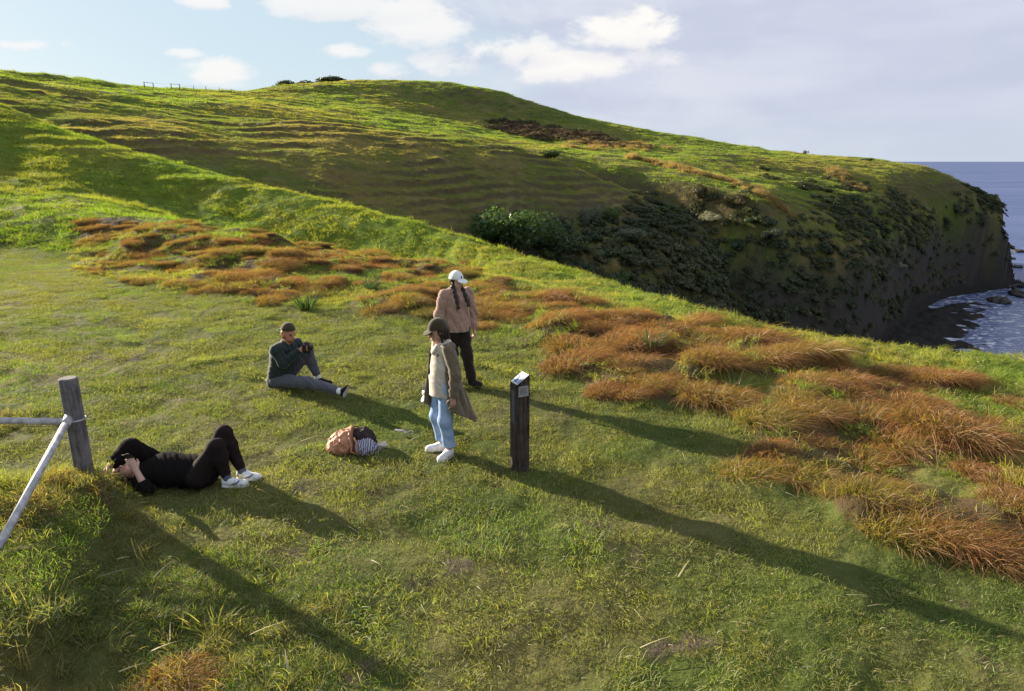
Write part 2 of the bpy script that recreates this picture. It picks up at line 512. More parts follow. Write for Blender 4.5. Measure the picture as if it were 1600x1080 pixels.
def surface_colour(x, y, r, lidx, z, nz):
    """base colour of soil and turf"""
    n1 = fbm(x * .7, y * .7, 4, 81); n2 = fbm(x * .06, y * .06, 4, 82); n3 = fbm(x * .25, y * .25, 4, 83)
    lawn = mixc((.062, .082, .018), (.110, .100, .036), sstep(-.3, .5, n1))
    lawn = mixc(lawn, (.105, .080, .058), bare_mask(x, y) * (1 - sstep(15, 22, r)))
    slope = mixc((.105, .150, .018), (.165, .165, .035), sstep(-.2, .5, n3))
    hill = mixc((.085, .108, .020), (.140, .122, .042), sstep(-.3, .45, n3 + .6 * n2))
    col = mixc(lawn, slope, sstep(2.1, 2.9, lidx))
    bm = brown_mask(x, y)
    col = mixc(col, (.075, .055, .026), bm * (1 - sstep(30, 35, r)))
    col = mixc(col, hill, sstep(5.6, 6.6, lidx))
    # bare soil and dry stalks on the steep risers of the tracks
    steep = sstep(.93, .80, nz) * sstep(6.0, 7.0, lidx) * sstep(-12, -3, z)
    col = mixc(col, (.075, .058, .036), steep * .8)
    dry = sstep(.05, .5, fbm(x * .035 + 5, y * .05, 4, 84)) * sstep(6.6, 7.2, lidx)
    col = mixc(col, (.150, .105, .045), dry * .55)
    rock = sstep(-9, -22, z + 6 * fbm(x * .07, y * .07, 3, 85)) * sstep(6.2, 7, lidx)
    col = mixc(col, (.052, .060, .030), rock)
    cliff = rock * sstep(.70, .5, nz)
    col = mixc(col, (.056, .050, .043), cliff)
    wet_shade = sstep(SEA_Z + 4, SEA_Z + 1.5, z + 1.0 * n3) * sstep(6.2, 7, lidx)  # dark wet shore rock; on the inlet floor it paints in shaded water
    col = mixc(col, (.026, .024, .022), wet_shade)
    return col


_bm = np.zeros_like(GX)
_sel = (RR > 4) & (RR < 26)
_bm[_sel] = brown_mask(GX[_sel], GY[_sel])
for _ in range(9):
    _bm[1:-1] = (_bm[:-2] + 2 * _bm[1:-1] + _bm[2:]) / 4
    _bm[:, 1:-1] = (_bm[:, :-2] + 2 * _bm[:, 1:-1] + _bm[:, 2:]) / 4
    _bm[2:-2] = (_bm[:-4] + 2 * _bm[2:-2] + _bm[4:]) / 4
Z1 = Z1 + _bm * (.10 + .20 * fbm(GX * 1.25, GY * 1.25, 2, 78))
NRM = normals()
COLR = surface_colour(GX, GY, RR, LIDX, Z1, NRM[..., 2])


def link(o, parent=None):
    COL.objects.link(o)
    if parent is not None:
        o.parent = parent
    return o


def tag(o, label=None, cat=None, group=None, kind=None):
    for k, v in (('label', label), ('category', cat), ('group', group), ('kind', kind)):
        if v:
            o[k] = v
    return o


def mesh_np(name, V, F, mat=None, parent=None, smooth=True, col=None, nverts=4):
    me = bpy.data.meshes.new(name)
    V = np.asarray(V, np.float32); F = np.asarray(F, np.int32)
    me.vertices.add(len(V)); me.vertices.foreach_set('co', V.ravel())
    n = F.shape[1]
    me.loops.add(F.size); me.loops.foreach_set('vertex_index', F.ravel())
    me.polygons.add(len(F)); me.polygons.foreach_set('loop_start', np.arange(0, F.size, n, dtype=np.int32))
    me.polygons.foreach_set('loop_total', np.full(len(F), n, np.int32))
    me.update(calc_edges=True)
    if smooth:
        me.polygons.foreach_set('use_smooth', np.ones(len(F), bool))
    if col is not None:
        a = me.color_attributes.new('col', 'FLOAT_COLOR', 'POINT')
        c = np.ones((len(V), 4), np.float32); c[:, :col.shape[1]] = col
        a.data.foreach_set('color', c.ravel())
    me.validate()
    if mat:
        me.materials.append(mat)
    if parent is False:
        return me
    o = bpy.data.objects.new(name, me)
    return link(o, parent)


# ------------------------------------------------------------------ materials
def new_mat(name):
    m = bpy.data.materials.new(name)
    m.use_nodes = True
    nt = NT(m.node_tree)
    nt.n.clear()
    out = nt.n.new('ShaderNodeOutputMaterial')
    return m, nt, out


def principled(nt, out, col, rough=.6, spec=.3, metallic=0.0, bump=None, bstr=.3, bdist=.01, sheen=0.0, trans=None):
    b = nt.n.new('ShaderNodeBsdfPrincipled')
    if isinstance(col, tuple) and len(col) == 3:
        col = (*col, 1)
    nt.put(b.inputs['Base Color'], col)
    nt.put(b.inputs['Roughness'], rough)
    nt.put(b.inputs['Metallic'], metallic)
    nt.put(b.inputs['Specular IOR Level'], spec)
    if sheen:
        nt.put(b.inputs['Sheen Weight'], sheen)
    if bump is not None:
        bn = nt.n.new('ShaderNodeBump')
        bn.inputs['Strength'].default_value = bstr
        bn.inputs['Distance'].default_value = bdist
        nt.l.new(bump, bn.inputs['Height'])
        nt.l.new(bn.outputs[0], b.inputs['Normal'])
    nt.l.new(b.outputs[0], out.inputs[0])
    return b


def simple(name, col, rough=.7, spec=.25, metallic=0.0, var=.2, scale=20.0, bstr=.25, bdist=.004, sheen=0.0):
    m, nt, out = new_mat(name)
    tc = nt.n.new('ShaderNodeTexCoord')
    n = nt.noise(tc.outputs['Object'], scale, 5, .6)
    dark = tuple(c * (1 - var) for c in col); lite = tuple(min(1, c * (1 + var)) for c in col)
    c = nt.mix(nt.mapr(n, .3, .7), dark, lite)
    principled(nt, out, c, rough, spec, metallic, bump=n, bstr=bstr, bdist=bdist, sheen=sheen)
    return m


def ground_mat():
    m, nt, out = new_mat('turf_and_soil')
    at = nt.n.new('ShaderNodeAttribute'); at.attribute_name = 'col'
    geo = nt.n.new('ShaderNodeNewGeometry')
    p = geo.outputs['Position']
    n1 = nt.noise(p, 6.0, 6, .65); n2 = nt.noise(p, 40.0, 4, .6); n3 = nt.noise(p, .8, 6, .6)
    f = nt.math('ADD', nt.math('MULTIPLY', n1, .9), nt.math('ADD', nt.math('MULTIPLY', n2, .5), nt.math('MULTIPLY', n3, .7)))
    f = nt.mapr(f, .6, 1.5, .5, 1.45, False)
    c = nt.vec('MULTIPLY', at.outputs['Color'], nt.comb(f, f, f))
    h = nt.math('ADD', n1, nt.math('MULTIPLY', n3, 1.5))
    principled(nt, out, c, .9, .08, bump=h, bstr=.55, bdist=.12)
    return m


M_ground = ground_mat()


def build_ground():
    nj, nk = GX.shape
    V = np.stack([GX, GY, Z1], -1).reshape(-1, 3)
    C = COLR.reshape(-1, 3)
    idx = np.arange(nj * nk).reshape(nj, nk)
    F = np.stack([idx[:-1, :-1], idx[:-1, 1:], idx[1:, 1:], idx[1:, :-1]], -1)[..., ::-1]
    cut = LIDX[:-1, :-1] < 6.5
    keep_far = ~cut & (RR[:-1, :-1] < 415)
    for name, mk in (('ground', cut), ('hills', keep_far)):
        f = F[mk]
        u, inv = np.unique(f.ravel(), return_inverse=True)
        o = mesh_np(name, V[u], inv.reshape(-1, 4)[:, ::-1], M_ground, None, True, C[u])
        tag(o, kind='structure')
        # orient upwards
        me = o.data
        me.update()
        nz = np.zeros(len(me.polygons) * 3, np.float32)
        me.polygons.foreach_get('normal', nz)
        if nz.reshape(-1, 3)[:, 2].mean() < 0:
            me.flip_normals()


build_ground()


def build_sea():
    m, nt, out = new_mat('sea_water')
    geo = nt.n.new('ShaderNodeNewGeometry')
    p = geo.outputs['Position']
    mp = nt.vec('MULTIPLY', p, (1.0, 1.6, 1.0))
    n1 = nt.noise(mp, .09, 6, .62, .4); n2 = nt.noise(mp, .012, 4, .6)
    n3 = nt.noise(nt.vec('MULTIPLY', p, (.25, 1.4, 1.0)), .004, 4, .6)
    col = nt.mix(nt.mapr(nt.math('ADD', nt.math('MULTIPLY', n2, .6), nt.math('MULTIPLY', n3, .7)), .45, .85), (.050, .082, .205), (.085, .118, .250))
    # broken foam close under the headland
    at = nt.n.new('ShaderNodeAttribute'); at.attribute_name = 'col'
    fm = nt.noise(mp, .35, 7, .7, 1.2)
    X, Y, Zc = nt.sep(at.outputs['Vector'])
    foam = nt.mapr(nt.math('ADD', fm, nt.math('MULTIPLY', X, .20)), .68, .80)
    foam = nt.math('MULTIPLY', foam, nt.mapr(X, .02, .3))
    col = nt.mix(foam, col, (.62, .64, .68))
    bn = nt.n.new('ShaderNodeBump'); bn.inputs['Strength'].default_value = .7; bn.inputs['Distance'].default_value = 1.0
    nt.l.new(n1, bn.inputs['Height'])
    df = nt.n.new('ShaderNodeBsdfDiffuse'); nt.l.new(col, df.inputs[0]); nt.l.new(bn.outputs[0], df.inputs['Normal'])
    gl = nt.n.new('ShaderNodeBsdfGlossy'); gl.inputs['Roughness'].default_value = .25; nt.l.new(bn.outputs[0], gl.inputs['Normal'])
    mx = nt.n.new('ShaderNodeMixShader'); mx.inputs[0].default_value = .20
    nt.l.new(df.outputs[0], mx.inputs[1]); nt.l.new(gl.outputs[0], mx.inputs[2]); nt.l.new(mx.outputs[0], out.inputs[0])
    ph = np.radians(np.linspace(-88, 88, 240))
    r = np.concatenate([np.linspace(30, 420, 160, endpoint=False), np.geomspace(420, 90000, 90)])
    X = np.sin(ph)[:, None] * r; Y = np.cos(ph)[:, None] * r
    V = np.stack([X, Y, np.full_like(X, SEA_Z)], -1).reshape(-1, 3)
    hz = height(X.ravel(), Y.ravel())
    # nearness to the shore drives where surf breaks
    shore = np.zeros(len(hz))
    for dx, dy in ((0, 0), (6, 0), (-6, 0), (0, 6), (0, -6), (13, 0), (-13, 0), (0, 13), (0, -13), (9, 9), (-9, 9), (-9, -9), (9, -9)):
        hh = height(X.ravel() + dx, Y.ravel() + dy)
        shore += sstep(SEA_Z - 5, SEA_Z - 1, hh) / 13
    shore[np.hypot(V[:, 0], V[:, 1]) > 330] = 0
    idx = np.arange(X.size).reshape(X.shape)
    F = np.stack([idx[:-1, :-1], idx[1:, :-1], idx[1:, 1:], idx[:-1, 1:]], -1).reshape(-1, 4)[:, ::-1]
    o = mesh_np('sea', V, F, m, None, True, np.stack([shore, shore, shore], -1))
    o.data.update()
    if o.data.polygons[0].normal.z < 0:
        o.data.flip_normals()
    tag(o, kind='structure')


build_sea()

def hit(u, v, rmax=400.0, rmin=2.0):
    """where a sight line meets the land (used only to find where a thing stands)"""
    d = pix_dir(u, v); d = d / np.linalg.norm(d)
    t = np.concatenate([np.linspace(2, 30, 1200), np.linspace(30, rmax, 3000)]); t = t[t > rmin]
    P = d[None, :] * t[:, None] + np.array([0, 0, CAM_H])
    below = P[:, 2] < height(P[:, 0], P[:, 1])
    if not below.any():
        return None
    i = int(np.argmax(below))
    x, y = P[i, 0], P[i, 1]
    return np.array([x, y, h1(x, y)])


# ------------------------------------------------------------------ grass
def grass_mat(name, src='INSTANCER', dry=(.30, .24, .10), tip=None, transl=.45, rough=.55):
    m, nt, out = new_mat(name)
    if src == 'INSTANCER':
        a = nt.n.new('ShaderNodeAttribute'); a.attribute_type = 'INSTANCER'; a.attribute_name = 'gcol'
        base = a.outputs['Color']; tipf = a.outputs['Alpha']
    else:
        a = nt.n.new('ShaderNodeObjectInfo')
        base = a.outputs['Color']; tipf = a.outputs['Alpha']
    v = nt.n.new('ShaderNodeAttribute'); v.attribute_name = 'col'
    T, R, D = nt.sep(v.outputs['Vector'])
    f = nt.mapr(R, 0, 1, .62, 1.38, False)
    c = nt.vec('MULTIPLY', base, nt.comb(f, f, f))
    if tip is not None:
        c = nt.mix(nt.math('MULTIPLY', nt.mapr(T, .15, .75), nt.math('MULTIPLY', tipf, nt.mapr(R, -.2, .7, .35, 1.0))), c, tip)
    c = nt.mix(D, c, dry)
    df = nt.n.new('ShaderNodeBsdfDiffuse'); nt.l.new(c, df.inputs[0])
    tr = nt.n.new('ShaderNodeBsdfTranslucent')
    ct = nt.vec('MULTIPLY', c, (1.95, 2.1, .9))
    nt.l.new(ct, tr.inputs[0])
    mx = nt.n.new('ShaderNodeMixShader'); mx.inputs[0].default_value = transl
    nt.l.new(df.outputs[0], mx.inputs[1]); nt.l.new(tr.outputs[0], mx.inputs[2])
    gl = nt.n.new('ShaderNodeBsdfGlossy'); gl.inputs['Roughness'].default_value = rough
    nt.put(gl.inputs['Color'], (.9, .9, .85, 1))
    mx2 = nt.n.new('ShaderNodeMixShader'); mx2.inputs[0].default_value = .035
    nt.l.new(mx.outputs[0], mx2.inputs[1]); nt.l.new(gl.outputs[0], mx2.inputs[2])
    nt.l.new(mx2.outputs[0], out.inputs[0])
    return m


def strands(root, dirv, length, width, droop, wind, nseg, rng, dry_p=.1, flat=None):
    """ribbons that start at root, leave along dirv and bend with droop and wind. returns V, F(quads), col"""
    n = len(root)
    s = np.linspace(0, 1, nseg + 1)
    L = length[:, None, None]
    p = root[:, None, :] + dirv[:, None, :] * (s[None, :, None] * L)
    p = p + wind[:, None, :] * (s[None, :, None] ** 1.8) * L
    p[..., 2] -= droop[:, None] * (s[None, :] ** 2.2) * length[:, None]
    side = np.cross(dirv + .4 * wind, np.array([0, 0, 1.0]))
    side += rng.normal(0, .5, side.shape)
    side /= np.linalg.norm(side, axis=1, keepdims=True) + 1e-9
    w = (width[:, None] * (1 - .92 * s[None, :] ** 1.5) * .5)[..., None]
    A = p - side[:, None, :] * w; B = p + side[:, None, :] * w
    V = np.stack([A, B], 2).reshape(-1, 3)
    base = np.arange(n)[:, None] * (2 * (nseg + 1)) + np.arange(nseg)[None, :] * 2
    F = np.stack([base, base + 1, base + 3, base + 2], -1).reshape(-1, 4)
    rnd = rng.random(n); dry = (rng.random(n) < dry_p) * rng.uniform(.5, 1, n)
    col = np.stack([np.broadcast_to(s[None, :], (n, nseg + 1)), np.broadcast_to(rnd[:, None], (n, nseg + 1)), np.broadcast_to(dry[:, None], (n, nseg + 1))], -1)
    col = np.repeat(col[:, :, None, :], 2, 2).reshape(-1, 3)
    return V, F, col


WIND = np.array([.9, -.15, 0])


def turf_patch(name, mat, seed, size, n, lmin, lmax, wid, lean=.5, nseg=2, dry_p=.15, clump=0, wind=.25, droop=.25):
    rng = np.random.default_rng(seed)
    if clump:
        cen = rng.uniform(-.5, .5, (clump, 2)) * size
        k = rng.integers(0, clump, n)
        xy = cen[k] + rng.normal(0, size * .09, (n, 2))
        hs = rng.uniform(.55, 1.2, clump)[k]
    else:
        rr = np.sqrt(rng.random(n)) * size * .62; th = rng.random(n) * 6.283
        xy = np.stack([rr * np.cos(th), rr * np.sin(th)], 1)
        hs = np.ones(n)
    root = np.concatenate([xy, np.full((n, 1), -.01 - .03 * lmax)], 1)
    d = rng.normal(0, lean, (n, 3)); d[:, 2] = 1
    d /= np.linalg.norm(d, axis=1, keepdims=True)
    L = rng.uniform(lmin, lmax, n) * hs
    w = WIND[None, :] * (wind * rng.uniform(.3, 1.3, n))[:, None]
    V, F, c = strands(root, d, L, rng.uniform(.7, 1.3, n) * wid, rng.uniform(.3, 1.2, n) * droop, w, nseg, rng, dry_p)
    me = mesh_np(name, V, F, mat, False, True, c)
    return bpy.data.objects.new(name, me)


def tussock_mesh(name, mat, seed, n=1100, rad=.25, hgt=.43):
    rng = np.random.default_rng(seed)
    rr = np.sqrt(rng.random(n)) * rad; th = rng.random(n) * 6.283
    root = np.stack([rr * np.cos(th) * 1.25, rr * np.sin(th), np.full(n, -.04)], 1)
    out = np.stack([np.cos(th), np.sin(th), np.zeros(n)], 1) * (.25 + .75 * (rr / rad))[:, None]
    # strands lie in locks that share a direction
    nl = 26
    lock = rng.integers(0, nl, n); ld = rng.normal(0, .28, (nl, 3))
    d = out * .62 + np.array([0, 0, 1.0]) + ld[lock] + rng.normal(0, .10, (n, 3))
    d /= np.linalg.norm(d, axis=1, keepdims=True)
    L = rng.uniform(.7, 1.25, n) * hgt * (1.1 - .25 * rr / rad)
    w = WIND[None, :] * (rng.uniform(.12, .48, n) + .15 * ld[lock, 0])[:, None] + rng.normal(0, .05, (n, 3))
    V, F, c = strands(root, d, L, rng.uniform(.6, 1.3, n) * .0065, rng.uniform(.45, .95, n), w, 5, rng, .10)
    return mesh_np(name, V, F, mat, False, True, c)


def scatter(name, label, cat, xy, scale, col, variants, vi=None, yaw=None, align=.7, zoff=0.0, z=None):
    """one ground cover object: instances of small tufts on points"""
    n = len(xy)
    if n == 0:
        return
    z = height(xy[:, 0], xy[:, 1]) if z is None else z
    me = bpy.data.meshes.new(name)
    me.vertices.add(n)
    P = np.concatenate([xy, (z + zoff)[:, None]], 1).astype(np.float32)
    me.vertices.foreach_set('co', P.ravel())
    nr = normal_at(xy[:, 0], xy[:, 1])
    # euler: yaw first, then tilt towards the surface normal
    yaw = RNG.random(n) * 6.283 if yaw is None else yaw
    tz = nr * align + np.array([0, 0, 1.0]) * (1 - align)
    tz /= np.linalg.norm(tz, axis=1, keepdims=True)
    xax = np.stack([np.cos(yaw), np.sin(yaw), np.zeros(n)], 1)
    xax -= tz * (xax * tz).sum(1, keepdims=True); xax /= np.linalg.norm(xax, axis=1, keepdims=True)
    yax = np.cross(tz, xax)
    # R columns = xax, yax, tz  -> euler XYZ
    ry = -np.arcsin(np.clip(xax[:, 2], -1, 1)); rx = np.arctan2(yax[:, 2], tz[:, 2]); rzz = np.arctan2(xax[:, 1], xax[:, 0])
    def attr(nm, ty, data):
        a = me.attributes.new(nm, ty, 'POINT')
        key = {'FLOAT_VECTOR': 'vector', 'FLOAT_COLOR': 'color', 'FLOAT': 'value', 'INT': 'value'}[ty]
        a.data.foreach_set(key, np.ascontiguousarray(data).ravel())
    attr('rot', 'FLOAT_VECTOR', np.stack([rx, ry, rzz], 1).astype(np.float32))
    sc3 = np.stack([scale, scale, scale], 1) if np.ndim(scale) == 1 else scale
    attr('scl', 'FLOAT_VECTOR', sc3.astype(np.float32))
    attr('gcol', 'FLOAT_COLOR', (col if col.shape[1] == 4 else np.concatenate([col, np.ones((n, 1))], 1)).astype(np.float32))
    attr('vi', 'INT', (RNG.integers(0, len(variants), n) if vi is None else vi).astype(np.int32))
    o = bpy.data.objects.new(name, me)
    link(o)
    tag(o, label, cat, kind='stuff')
    coll = bpy.data.collections.new(name + '_tufts')
    for k, v in enumerate(variants):
        v.name = 'tuft_%03d' % len(bpy.data.objects)
        coll.objects.link(v)
    g = bpy.data.node_groups.new(name, 'GeometryNodeTree')
    g.interface.new_socket('Geometry', in_out='INPUT', socket_type='NodeSocketGeometry')
    g.interface.new_socket('Geometry', in_out='OUTPUT', socket_type='NodeSocketGeometry')
    N = g.nodes; Lk = g.links
    gi = N.new('NodeGroupInput'); go = N.new('NodeGroupOutput')
    iop = N.new('GeometryNodeInstanceOnPoints')
    ci = N.new('GeometryNodeCollectionInfo'); ci.inputs['Collection'].default_value = coll
    ci.inputs['Separate Children'].default_value = True; ci.inputs['Reset Children'].default_value = True
    iop.inputs['Pick Instance'].default_value = True
    def na(nm, ty):
        x = N.new('GeometryNodeInputNamedAttribute'); x.data_type = ty; x.inputs['Name'].default_value = nm
        return x.outputs[0]
    er = N.new('FunctionNodeEulerToRotation'); Lk.new(na('rot', 'FLOAT_VECTOR'), er.inputs[0])
    Lk.new(gi.outputs[0], iop.inputs['Points']); Lk.new(ci.outputs[0], iop.inputs['Instance'])
    Lk.new(na('vi', 'INT'), iop.inputs['Instance Index'])
    Lk.new(er.outputs[0], iop.inputs['Rotation']); Lk.new(na('scl', 'FLOAT_VECTOR'), iop.inputs['Scale'])
    Lk.new(iop.outputs[0], go.inputs[0])
    md = o.modifiers.new('tufts', 'NODES'); md.node_group = g
    return o


M_lawn = grass_mat('lawn_blades', dry=(.26, .22, .09))
M_rough = grass_mat('rough_grass_blades', dry=(.34, .27, .10), transl=.5)
M_hill = grass_mat('hill_grass_blades', dry=(.26, .20, .08), transl=.5)
M_tus = grass_mat('russet_tussock_strands', dry=(.34, .22, .09), tip=(.275, .110, .046), transl=.38)
M_tus_o = grass_mat('russet_clump_strands', 'OBJECT', dry=(.34, .22, .09), tip=(.275, .110, .046), transl=.38)


def jgrid(x0, x1, y0, y1, s):
    gx, gy = np.meshgrid(np.arange(x0, x1, s), np.arange(y0, y1, s))
    gx = gx + RNG.uniform(-.5, .5, gx.shape) * s; gy = gy + RNG.uniform(-.5, .5, gy.shape) * s
    x = gx.ravel(); y = gy.ravel()
    ph = np.degrees(np.arctan2(x, y))
    k = np.abs(ph) < 43
    return x[k], y[k]


def pjit(c, amt):
    return np.clip(c * RNG.uniform(1 - amt, 1 + amt, (len(c), 1)), 0, 1)


def build_grass():
    # ---- short turf of the lawn
    lv = [turf_patch('t', M_lawn, 100 + k, .62, 1000, .025, .065, .0045, .75, 2, .26) for k in range(6)]
    lv += [turf_patch('t', M_lawn, 120 + k, .62, 850, .035, .095, .005, .9, 2, .44, clump=20, wind=.5, droop=.5) for k in range(4)]
    x, y = jgrid(-24, 14, 2.6, 28, .335)
    li = lineidx(x, y); bm = brown_mask(x, y); br = bare_mask(x, y)
    k = (li < 2.55) & (bm < .5) & (RNG.random(len(x)) > br * .62)
    x, y, li, br = x[k], y[k], li[k], br[k]
    n1 = fbm(x * .55, y * .75, 4, 91); n2 = fbm(x * 1.9, y * 2.4, 3, 92); n3 = fbm(x * .2, y * .25, 3, 93)
    g = 1.12 * mixc((.074, .120, .018), (.150, .152, .034), sstep(-.35, .45, n1 * .7 + n2 * .5 + .05))
    lush = np.maximum(blob2(x, y, at_z(40, 600)[:2], 1.2, .9), .7 * blob2(x, y, at_z(100, 400)[:2], 4.5, 1.6))
    lush = np.maximum(lush, .8 * blob2(x, y, at_z(60, 900)[:2], .5, 1.2))
    g = mixc(g, (.11, .185, .018), sstep(.2, .8, lush + .2 * n2))
    g = mixc(g, (.07, .115, .020), .7 * sstep(.1, .5, n3))
    vi = np.where(RNG.random(len(x)) < .55 + .5 * n2, RNG.integers(0, 6, len(x)), RNG.integers(6, 10, len(x)))
    sc = RNG.uniform(.75, 1.2, len(x)) * (1 + .35 * n2)
    scatter('lawn_grass', 'short mottled green turf covering the flat clifftop lawn', 'grass', np.stack([x, y], 1), sc, pjit(g * (1 + .30 * fbm(x * 3.1, y * 3.1, 2, 94))[:, None], .34), lv, vi)

    # ---- longer grass in the near left corner and round the fence post
    gv = [turf_patch('t', M_rough, 140 + k, .34, 150, .08, .24, .0055, .6, 4, .22, clump=5, wind=.35, droop=.55) for k in range(6)]
    x, y = jgrid(-7.5, 1.2, 2.6, 8.2, .16)
    m = np.maximum.reduce([blob2(x, y, at_z(60, 1000)[:2], 2.0, 1.3), blob2(x, y, (POST_XY[0] - .2, POST_XY[1] - .3), 1.1, 1.0), .9 * blob2(x, y, at_z(330, 960)[:2], 1.1, .6), blob2(x, y, at_z(20, 650)[:2], .9, .9), .55 * blob2(x, y, at_z(480, 1040)[:2], .8, .35)])
    m = m + .22 * fbm(x * 1.2, y * 1.2, 3, 95)
    lie = (np.abs(x + 3.4) < .95) & (np.abs(y - 6.40) < .30)
    k = (m > .42) & ~lie & (RNG.random(len(x)) < .25 + m)
    x, y, m = x[k], y[k], m[k]
    n1 = fbm(x * .9, y * .9, 3, 96)
    g = mixc((.080, .112, .020), (.19, .150, .060), sstep(-.4, .35, n1))
    g = mixc(g, (.13, .175, .022), sstep(.4, .9, blob2(x, y, POST_XY, 1.3, .9) + .3 * n1) * .6)
    g = mixc(g, (.19, .12, .05), .75 * sstep(.45, .8, blob2(x, y, (POST_XY[0] + .1, POST_XY[1] - .45), .35, .6) + .3 * n1))
    scatter('long_grass', 'longer unmown grass around the fence post in the near left corner', 'grass', np.stack([x, y], 1), RNG.uniform(.55, 1.15, len(x)) * (.55 + .5 * m), pjit(g, .25), gv)

    # ---- rough yellow-green sward between the tussocks and on the near slopes
    rv = [turf_patch('t', M_rough, 160 + k, .5, 170, .07, .22, .007, .6, 3, .2, clump=7, wind=.45, droop=.6) for k in range(6)]
    x, y = jgrid(-26, 16, 4.0, 29, .30)
    li = lineidx(x, y); bm = brown_mask(x, y); r = np.hypot(x, y)
    nb = fbm(x * 2, y * 2, 2, 97)
    inband = in_poly(x, y, BAND)
    k = ((li > 2.35 + .12 * nb) | inband) & (li < 6.15) & (r < 27) & (RNG.random(len(x)) > .35 * bm)
    x, y, li, r = x[k], y[k], li[k], r[k]
    n1 = fbm(x * .5, y * .5, 4, 98); n2 = fbm(x * 1.7, y * 1.7, 3, 99)
    g = mixc((.105, .160, .018), (.215, .195, .035), sstep(-.35, .4, n1 + .4 * n2))
    g = mixc(g, (.20, .13, .05), .55 * sstep(.25, .6, n2))
    scatter('rough_grass', 'yellow green rough grass between the tussocks and along the brow', 'grass', np.stack([x, y], 1), RNG.uniform(.6, 1.25, len(x)) * (1 + .4 * n2), pjit(g, .22), rv)

    # ---- slope that climbs to the left
    sv = [turf_patch('t', M_hill, 180 + k, .9, 210, .07, .22, .014, .55, 2, .14, clump=12, wind=.4, droop=.4) for k in range(6)]
    x, y = jgrid(-46, 12, 16, 56, .50)
    li = lineidx(x, y); r = np.hypot(x, y)
    k = (li > 2.3) & (li < 6.25) & (r > 22) & (brown_mask(x, y) < .5)
    x, y, li, r = x[k], y[k], li[k], r[k]
    n1 = fbm(x * .22, y * .22, 4, 101); n2 = fbm(x * .9, y * .9, 3, 102)
    g = mixc((.125, .195, .014), (.195, .200, .026), sstep(-.3, .5, n1 + .35 * n2))
    g = mixc(g, (.075, .115, .022), .8 * sstep(.25, .55, -n2))
    scatter('slope_grass', 'bright green pasture on the slope that climbs behind the tussocks', 'grass', np.stack([x, y], 1), RNG.uniform(.6, 1.3, len(x)) * (1 + .45 * n2), pjit(g, .2), sv)

    # ---- middle spur
    mv = [turf_patch('t', M_hill, 200 + k, 1.7, 260, .06, .24, .026, .55, 2, .2, clump=16, wind=.35, droop=.4) for k in range(6)]
    x, y = jgrid(-105, 50, 46, 140, .95)
    li = lineidx(x, y); z = height(x, y); nz = normal_at(x, y)[:, 2]
    k = (li > 6.4) & (li < 9.2) & (z > -30) & (RNG.random(len(x)) < np.where(nz < .86, .55, 1))
    x, y, z, nz = x[k], y[k], z[k], nz[k]
    n1 = fbm(x * .07, y * .07, 4, 104); n2 = fbm(x * .4, y * .4, 3, 105)
    g = 1.3 * mixc((.098, .128, .018), (.190, .150, .044), sstep(-.25, .4, n1 + .4 * n2))
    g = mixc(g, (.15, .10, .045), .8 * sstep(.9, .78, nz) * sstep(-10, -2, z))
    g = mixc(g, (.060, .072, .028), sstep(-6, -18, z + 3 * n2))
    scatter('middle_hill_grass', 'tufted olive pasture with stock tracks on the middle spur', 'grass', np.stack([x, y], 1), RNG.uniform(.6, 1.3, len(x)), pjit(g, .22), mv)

    # ---- far hill and headland
    fv = [turf_patch('t', M_hill, 220 + k, 3.6, 260, .10, .42, .07, .55, 2, .16, clump=18, wind=.35, droop=.4) for k in range(6)]
    x, y = jgrid(-165, 165, 110, 290, 2.1)
    li = lineidx(x, y); z = height(x, y); nz = normal_at(x, y)[:, 2]
    k = (li > 8.6) & (li < 13.6) & (z > SEA_Z + 4) & (RNG.random(len(x)) < np.where(nz < .6, .45, 1))
    x, y, z, nz, li = x[k], y[k], z[k], nz[k], li[k]
    n1 = fbm(x * .04, y * .04, 4, 107); n2 = fbm(x * .2, y * .2, 3, 108)
    g = 1.25 * mixc((.115, .170, .016), (.185, .170, .034), sstep(-.25, .5, n1 + .4 * n2))
    g = mixc(g, (.14, .095, .045), .7 * sstep(.9, .75, nz) * sstep(-12, -3, z))
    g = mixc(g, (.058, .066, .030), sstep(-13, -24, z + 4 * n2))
    scatter('far_hill_grass', 'sunlit green pasture over the far hill and the headland', 'grass', np.stack([x, y], 1), RNG.uniform(.6, 1.3, len(x)), pjit(g, .2), fv)


build_grass()


